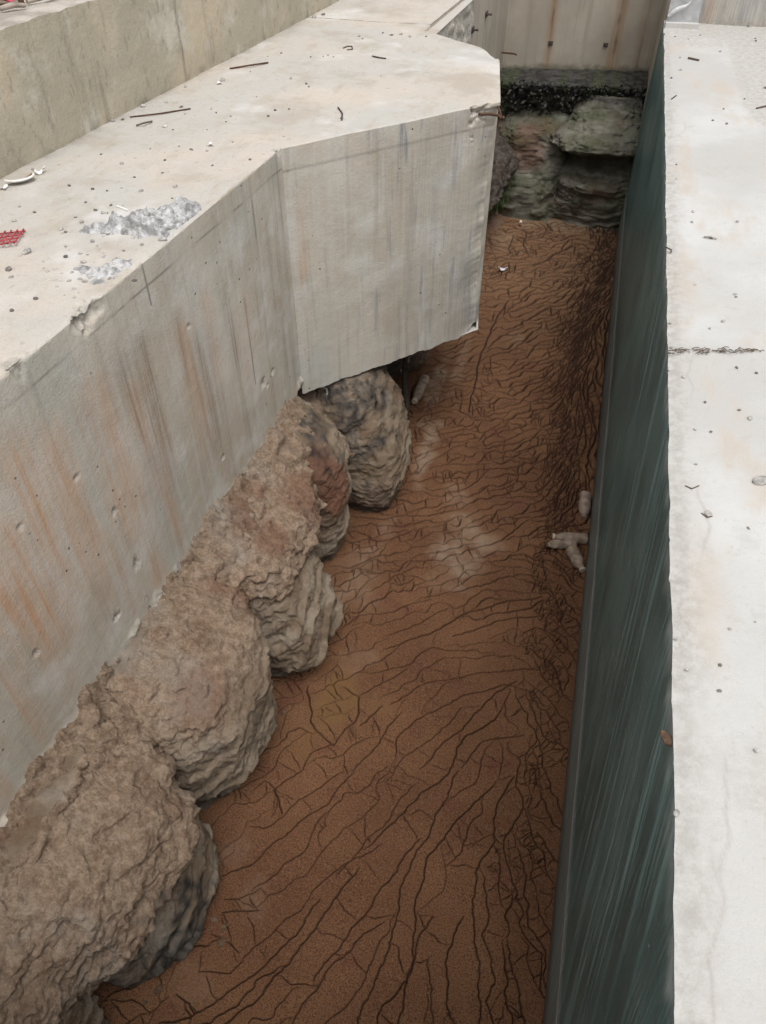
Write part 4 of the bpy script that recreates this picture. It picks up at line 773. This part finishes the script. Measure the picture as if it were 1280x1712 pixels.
# ------------------------------------------------------------------ things on the left ledge
MORTAR_BITS = []
def patch(poly, h, label, seed):
    P = np.array([at(x, y, ZL)[:2] for x, y in poly]); lo, hi = P.min(0)-.02, P.max(0)+.02; xs = np.arange(lo[0], hi[0], .0035); ys_ = np.arange(lo[1], hi[1], .0035); X, Y = np.meshgrid(xs, ys_)
    d = np.full(X.shape, 9.); ins = np.zeros(X.shape, bool); j = len(P)-1
    for i in range(len(P)):
        a, b_ = P[j], P[i]; e = b_-a; t = np.clip(((X-a[0])*e[0]+(Y-a[1])*e[1])/(e@e), 0, 1); d = np.minimum(d, np.hypot(X-a[0]-t*e[0], Y-a[1]-t*e[1]))
        c = ((b_[1] > Y) != (a[1] > Y)) & (X < (a[0]-b_[0])*(Y-b_[1])/(a[1]-b_[1]+1e-9)+b_[0]); ins ^= c; j = i
    sd_ = np.where(ins, d, -d)+.055*fbm(X, Y, 0*X+seed, 11, 5, .65); m = sstep(-.005, .05, sd_)*sstep(-.004, .018, xe(Y)-X)
    Z = ZL-.012+m*(h*(.5+.8*np.clip(fbm(X, Y, 0*X+seed, 9, 3), -.4, 1)+.75*sstep(-.15, .45, fbm(X, Y, 0*X+seed, 17, 2))+.4*sstep(-.1, .4, fbm(X, Y, 0*X+seed+5, 34, 2))))+.006*fbm(X, Y, 0*X, 3, 3)
    Z = np.where(X > xe(Y)-.012, ZL-.03, Z); X = np.minimum(X, xe(Y)-.014)
    b = MB(); b.grid(X, Y, Z); o = b.build('mortar_rubble', RUBBLE); place(o, (P[:, 0].mean(), P[:, 1].mean(), ZL)); tag(o, label, 'rubble', 'mortar rubble on the left ledge')
patch([(118, 392), (160, 372), (235, 350), (300, 338), (335, 342), (350, 352), (325, 378), (285, 402), (240, 405), (190, 396), (150, 398)], .034, 'raised rough grey patch of broken mortar at the edge of the ledge, the larger and farther one', 2)
patch([(110, 452), (165, 425), (215, 425), (262, 418), (240, 440), (205, 462), (170, 490), (140, 487), (125, 470)], .019, 'thin rough mortar crumbs on the ledge edge, the nearer and flatter patch', 5)
def rod(pts, r, label, name='steel_rod', mat=None, z=ZL, n=6, cat='steel bar', group=None):
    P = [at(x, y, z+r+h) for x, y, h in pts]; b = MB(); b.tube(P, r, n); c = sum(P)/len(P); o = b.build(name, mat or RUST); place(o, c); return tag(o, label, cat, group)
rod([(384, 115, .0), (415, 110, .004), (448, 105, .0)], .0045, 'short dark steel rod lying farther along the left ledge by the stained wall')
rod([(217, 196, .0), (268, 190, .002), (318, 182, .0)], .0035, 'long thin brown rod lying on the left ledge near the foot of the stained wall')
rod([(228, 210, .0), (240, 206, .012), (254, 203, .0)], .004, 'small bent dry twig lying near the long thin rod', 'twig', TWIG, cat='twig')
rod([(574, 81, 0), (580, 78, .0), (588, 78, 0), (589, 83, 0), (580, 84, 0)], .004, 'thin wire loop lying on the pale part of the ledge', 'wire_loop', DARKSTEEL, cat='wire')
rod([(622, 94, 0), (635, 97, 0), (645, 98, 0)], .004, 'thin straight wire beside the wire loop on the ledge', 'wire', DARKSTEEL, cat='wire')
rod([(565, 180, 0), (572, 190, 0), (571, 201, 0)], .004, 'hooked bit of wire near the front edge of the buttress top', 'wire', DARKSTEEL, cat='wire')
rod([(196, 345, 0), (214, 352, 0)], .004, 'thin pale splinter beside the raised mortar patch', 'splinter', GLAZE, cat='splinter')
for k in range(60):
    px, py = (RNG.normal(215, 65), RNG.normal(372, 24)) if k < 25 else (RNG.normal(150, 60), RNG.normal(455, 28)); p = at(px, py, ZL)
    if p[0] < xe(p[1])-.03: MORTAR_BITS.append((px, py, RNG.uniform(.003, .009)))
# red mesh
P0 = at(-30, 404, ZL+.006); b = MB(); e1 = at(38, 396, ZL+.006)-at(-30, 404, ZL+.006); e2 = at(8, 415, ZL+.006)-at(24, 392, ZL+.006)
for k in range(4): s = P0+e2*(k/3-.45); b.tube([s, s+e1*(.97+.03*(k % 2))+np.array([0, 0, .004*k])], .003, 6)
for k in range(7): s = P0+e1*(k/6.5)-e2*.5; b.tube([s+np.array([0, 0, .005]), s+e2*1.05+np.array([0, 0, .005])], .003, 6)
o = b.build('wire_mesh', REDWIRE); place(o, P0); tag(o, 'piece of red wire mesh lying on the left ledge at the picture edge', 'wire mesh')
# broken bowl
c = at(36, 306, ZL); bw = empty('broken_bowl', 'broken shallow bowl with a brown inside and white rim on the left ledge', 'bowl', tuple(float(v) for v in c)); th = np.linspace(-.3, 3.4, 40); ph = np.linspace(.02, 1, 12); T, Pn = np.meshgrid(th, ph)
b = MB(); e = (at(60, 300, ZL)-at(13, 311, ZL)); L = np.linalg.norm(e)/2; an = math.atan2(e[1], e[0]); Xl = L*Pn*np.cos(T); Yl = -L*.75*Pn*np.sin(T)+L*.2; Zl = .008+.012*Pn**2
Xr, Yr = Xl*math.cos(an)-Yl*math.sin(an), Xl*math.sin(an)+Yl*math.cos(an); b.grid(Xr, Yr, Zl); b.build('bowl_inside', CLAYIN, bw)
b = MB(); b.grid(Xr[:, ::-1]*1.01, Yr[:, ::-1]*1.01, Zl-.005); b.tube([(Xr[-1, i]*1.0, Yr[-1, i]*1.0, Zl[-1, i]) for i in range(4, 36)], .0045, 6); b.build('bowl_rim', GLAZE, bw)
flake('ceramic_shard', GLAZE, 67, 291, ZL, .028, 'white curved shard beyond the broken bowl on the ledge', 'shard', curl=.6, seed=11)
flake('ceramic_shard', GLAZE, 8, 316, ZL, .022, 'small white shard on the near side of the broken bowl', 'shard', curl=.2, seed=12)
flake('ceramic_shard', GLAZE, 366, 141, ZL, .02, 'white chip near the short dark rod on the ledge', 'shard', curl=.2, seed=13)
flake('ceramic_shard', GLAZE, 352, 244, ZL, .018, 'white chip in the open middle of the ledge', 'shard', curl=.2, seed=14)
flake('ceramic_shard', GLAZE, 276, 213, ZL, .014, 'tiny white chip beside the dry twig on the ledge', 'shard', curl=.2, seed=15)

# ------------------------------------------------------------------ pebbles
PB = []
for k in range(6):
    bm = bmesh.new(); bmesh.ops.create_icosphere(bm, subdivisions=2, radius=1)
    for v in bm.verts:
        c = v.co; f = 1+.28*float(fbm(np.array([c.x+k*5]), np.array([c.y]), np.array([c.z]), 1.1, 3)[0]); v.co = Vector((c.x*f*1.15, c.y*f*.9, c.z*f*.6))
    me = bpy.data.meshes.new('pebble'); bm.to_mesh(me); bm.free(); PB.append(me)
PBM = {}
def pebble(px, py, z, s, label, group, dark=False, name='pebble', cat='pebble', sq=1.0):
    k = (RNG.integers(6), dark)
    if k not in PBM: me = PB[k[0]].copy(); me.materials.append(CLOD if dark == 2 else DSTONE if dark else STONE); PBM[k] = me
    o = bpy.data.objects.new(name, PBM[k]); COL.objects.link(o); p = at(px, py, z) if px is not None else None
    o.location = [float(c) for c in p]; o.location.z += s*.35; o.scale = (s*RNG.uniform(.8, 1.3), s, s*sq); o.rotation_euler = (RNG.uniform(-.3, .3), RNG.uniform(-.3, .3), RNG.uniform(0, 6.28)); return tag(o, label, cat, group)
LG, RG = 'pebbles scattered on the left ledge', 'pebbles scattered on the white slab'
for px, py, s, dk in ((236, 320, .017, 0), (293, 312, .012, 0), (204, 275, .016, 0), (169, 259, .010, 1), (486, 132, .014, 0), (512, 141, .012, 1), (516, 146, .010, 1), (460, 185, .012, 1), (483, 183, .010, 1), (571, 199, .013, 1), (346, 253, .011, 0), (355, 278, .01, 1),
    (240, 179, .022, 0), (278, 172, .016, 0), (303, 180, .014, 1), (372, 135, .02, 0), (310, 146, .016, 0), (45, 423, .026, 0), (15, 452, .018, 1), (272, 402, .018, 0), (110, 430, .014, 1), (225, 470, .012, 1), (80, 455, .012, 0), (60, 500, .011, 1), (95, 480, .01, 0), (20, 520, .012, 1),
    (600, 62, .016, 0), (606, 66, .012, 1), (548, 93, .008, 1), (540, 95, .008, 1), (557, 96, .008, 1), (636, 128, .010, 0), (654, 60, .016, 1), (670, 58, .02, 0), (685, 62, .016, 0), (712, 62, .012, 1), (640, 56, .012, 1), (470, 90, .01, 1), (155, 317, .012, 1), (225, 297, .008, 1), (24, 370, .012, 0), (58, 356, .01, 1), (190, 203, .018, 0), (205, 201, .014, 1), (525, 30, .03, 0), (540, 26, .02, 1)):
    pebble(px, py, ZL, s*.6, 'small %s pebble lying loose on the dusty left ledge' % ('dark' if dk else 'grey'), LG, bool(dk))
CLOD = simple('brown_clod_soil', (.11, .068, .043), .95, var=.35, sc=60)
for k in range(55):
    t = RNG.uniform(.35, 4.6); e = np.interp(t, [.35, .8, 1.1, 1.5, 1.85, 2.2, 2.55, 2.85, 3.1, 3.45, 3.9, 4.6], [-1.1, -.9, -1.06, -.97, -1.12, -.86, -1.0, -.98, -1.02, -.78, -.85, -.85]); p = np.array([e+abs(RNG.normal())*.06-.01, t, 0]); px, py = to_px(p)
    pebble(px, py, -.004, RNG.choice((.005, .007, .009, .014)), 'small crumbled brown clod lying on the mud along the foot of the bank', 'clods along the foot of the left bank', 2, 'soil_clod', 'clod')
for px, py, sz in MORTAR_BITS: pebble(px, py, ZL, sz, 'loose grey mortar crumb lying around the rough mortar patches', 'mortar crumbs on the left ledge', False, 'mortar_crumb', 'crumb')
for k in range(34):
    a = RNG.random(); px = 60+480*a+RNG.normal()*50; py = 400-300*a+RNG.normal()*35
    p = at(px, py, ZL)
    if p[0] > xe(p[1])-.04 or p[0] < xb(p[1])+.03: continue
    dk = RNG.random() < .6; pebble(px, py, ZL, RNG.uniform(.003, .007), 'tiny %s crumb of grit on the dusty left ledge' % ('dark' if dk else 'grey'), 'grit on the left ledge', dk, 'grit_crumb', 'grit')
pebble(1270, 806, ZR, .018, 'rounded grey stone at the right edge of the picture on the white slab', None, name='stone', cat='stone')
pebble(1113, 1236, ZR-.02, .014, 'brownish fragment caught on the inner edge of the white slab', None, 2, name='brick_fragment', cat='fragment'); 
pebble(1183, 860, ZR, .012, 'pale flat stone half bedded in the middle of the white slab', None, name='stone', cat='stone', sq=.5)
for px, py, s, dk in ((1137, 118, .02, 0), (1122, 131, .014, 1), (1203, 87, .02, 0), (1136, 97, .014, 0), (1250, 45, .02, 1), (1262, 65, .014, 1), (1263, 69, .016, 1), (1191, 202, .015, 1), (1214, 208, .016, 1), (1209, 183, .012, 1), (1244, 166, .012, 1), (1278, 148, .02, 1), (1158, 355, .014, 0), (1156, 372, .012, 0), (1188, 398, .016, 0), (1232, 371, .013, 0), (1130, 276, .01, 1), (1130, 300, .012, 0), (1160, 478, .014, 0), (1228, 494, .016, 0), (1229, 498, .012, 1),
    (1208, 538, .014, 0), (1186, 550, .01, 0), (1142, 631, .013, 0), (1231, 615, .009, 1), (1264, 624, .009, 1), (1235, 686, .009, 1), (1253, 700, .014, 0), (1178, 673, .009, 1), (1162, 718, .01, 0), (1188, 722, .008, 1), (1163, 776, .007, 0), (1250, 884, .008, 1), (1219, 1052, .009, 0), (1203, 1112, .008, 1), (1148, 1120, .007, 0), (1202, 1155, .008, 1), (1264, 1255, .010, 0), (1130, 1360, .012, 0), (1130, 1068, .007, 0), (1110, 58, .014, 1), (1128, 62, .012, 1), (1170, 60, .012, 1), (1150, 66, .01, 1), (1262, 1040, .006, 0), (1120, 540, .012, 0), (1122, 580, .01, 0), (1118, 618, .012, 0)):
    pebble(px, py, ZR, s*.55, 'small %s pebble lying on the white slab' % ('dark' if dk else 'pale grey'), RG, bool(dk))
rod([(1150, 97, 0), (1168, 101, 0)], .007, 'short dark stick on the far part of the white slab', 'twig', TWIG, ZR, cat='twig')
rod([(1122, 166, 0), (1130, 160, 0)], .004, 'small curved wire bit near the slab edge at the far part', 'wire', DARKSTEEL, ZR, cat='wire')
rod([(1112, 413, 0), (1122, 418, .004), (1121, 422, 0)], .0035, 'curled dark twig at the slab edge beside the green wall', 'twig', TWIG, ZR, cat='twig')
rod([(1176, 396, 0), (1190, 396, .006), (1198, 399, 0)], .004, 'pale bent splinter in the middle of the white slab', 'splinter', STONE, ZR, cat='splinter')
rod([(1264, 181, 0), (1282, 177, 0)], .005, 'dark forked twig at the right picture edge on the slab', 'twig', TWIG, ZR, cat='twig')
rod([(1145, 812, 0), (1156, 817, .002), (1168, 812, 0)], .002, 'thin dry stalk on the slab left of the rounded stone', 'twig', TWIG, ZR, cat='twig')
rod([(1172, 858, 0), (1182, 865, .002), (1190, 863, 0)], .002, 'thin curved stalk by the pale flat stone', 'twig', TWIG, ZR, cat='twig')
b = MB()
for k in range(110):                             # line of dry plant bits swept into the joint
    px = 1112+RNG.random()*158; py = 588+RNG.normal()*(3.2-.012*(px-1112))-2.5*math.sin((px-1110)/60); p = at(px, py, ZR+.004); a = RNG.normal()*.5+.1; l = RNG.uniform(.006, .024); d3 = np.array([math.cos(a), math.sin(a), RNG.uniform(-.1, .25)])*l
    b.tube([p, p+d3*.5+np.array([0, 0, .003]), p+d3], RNG.uniform(.0007, .0015), 4)
tag(b.build('plant_debris', TWIG), 'line of dry brown plant bits lying across the white slab', 'plant debris', kind='stuff')
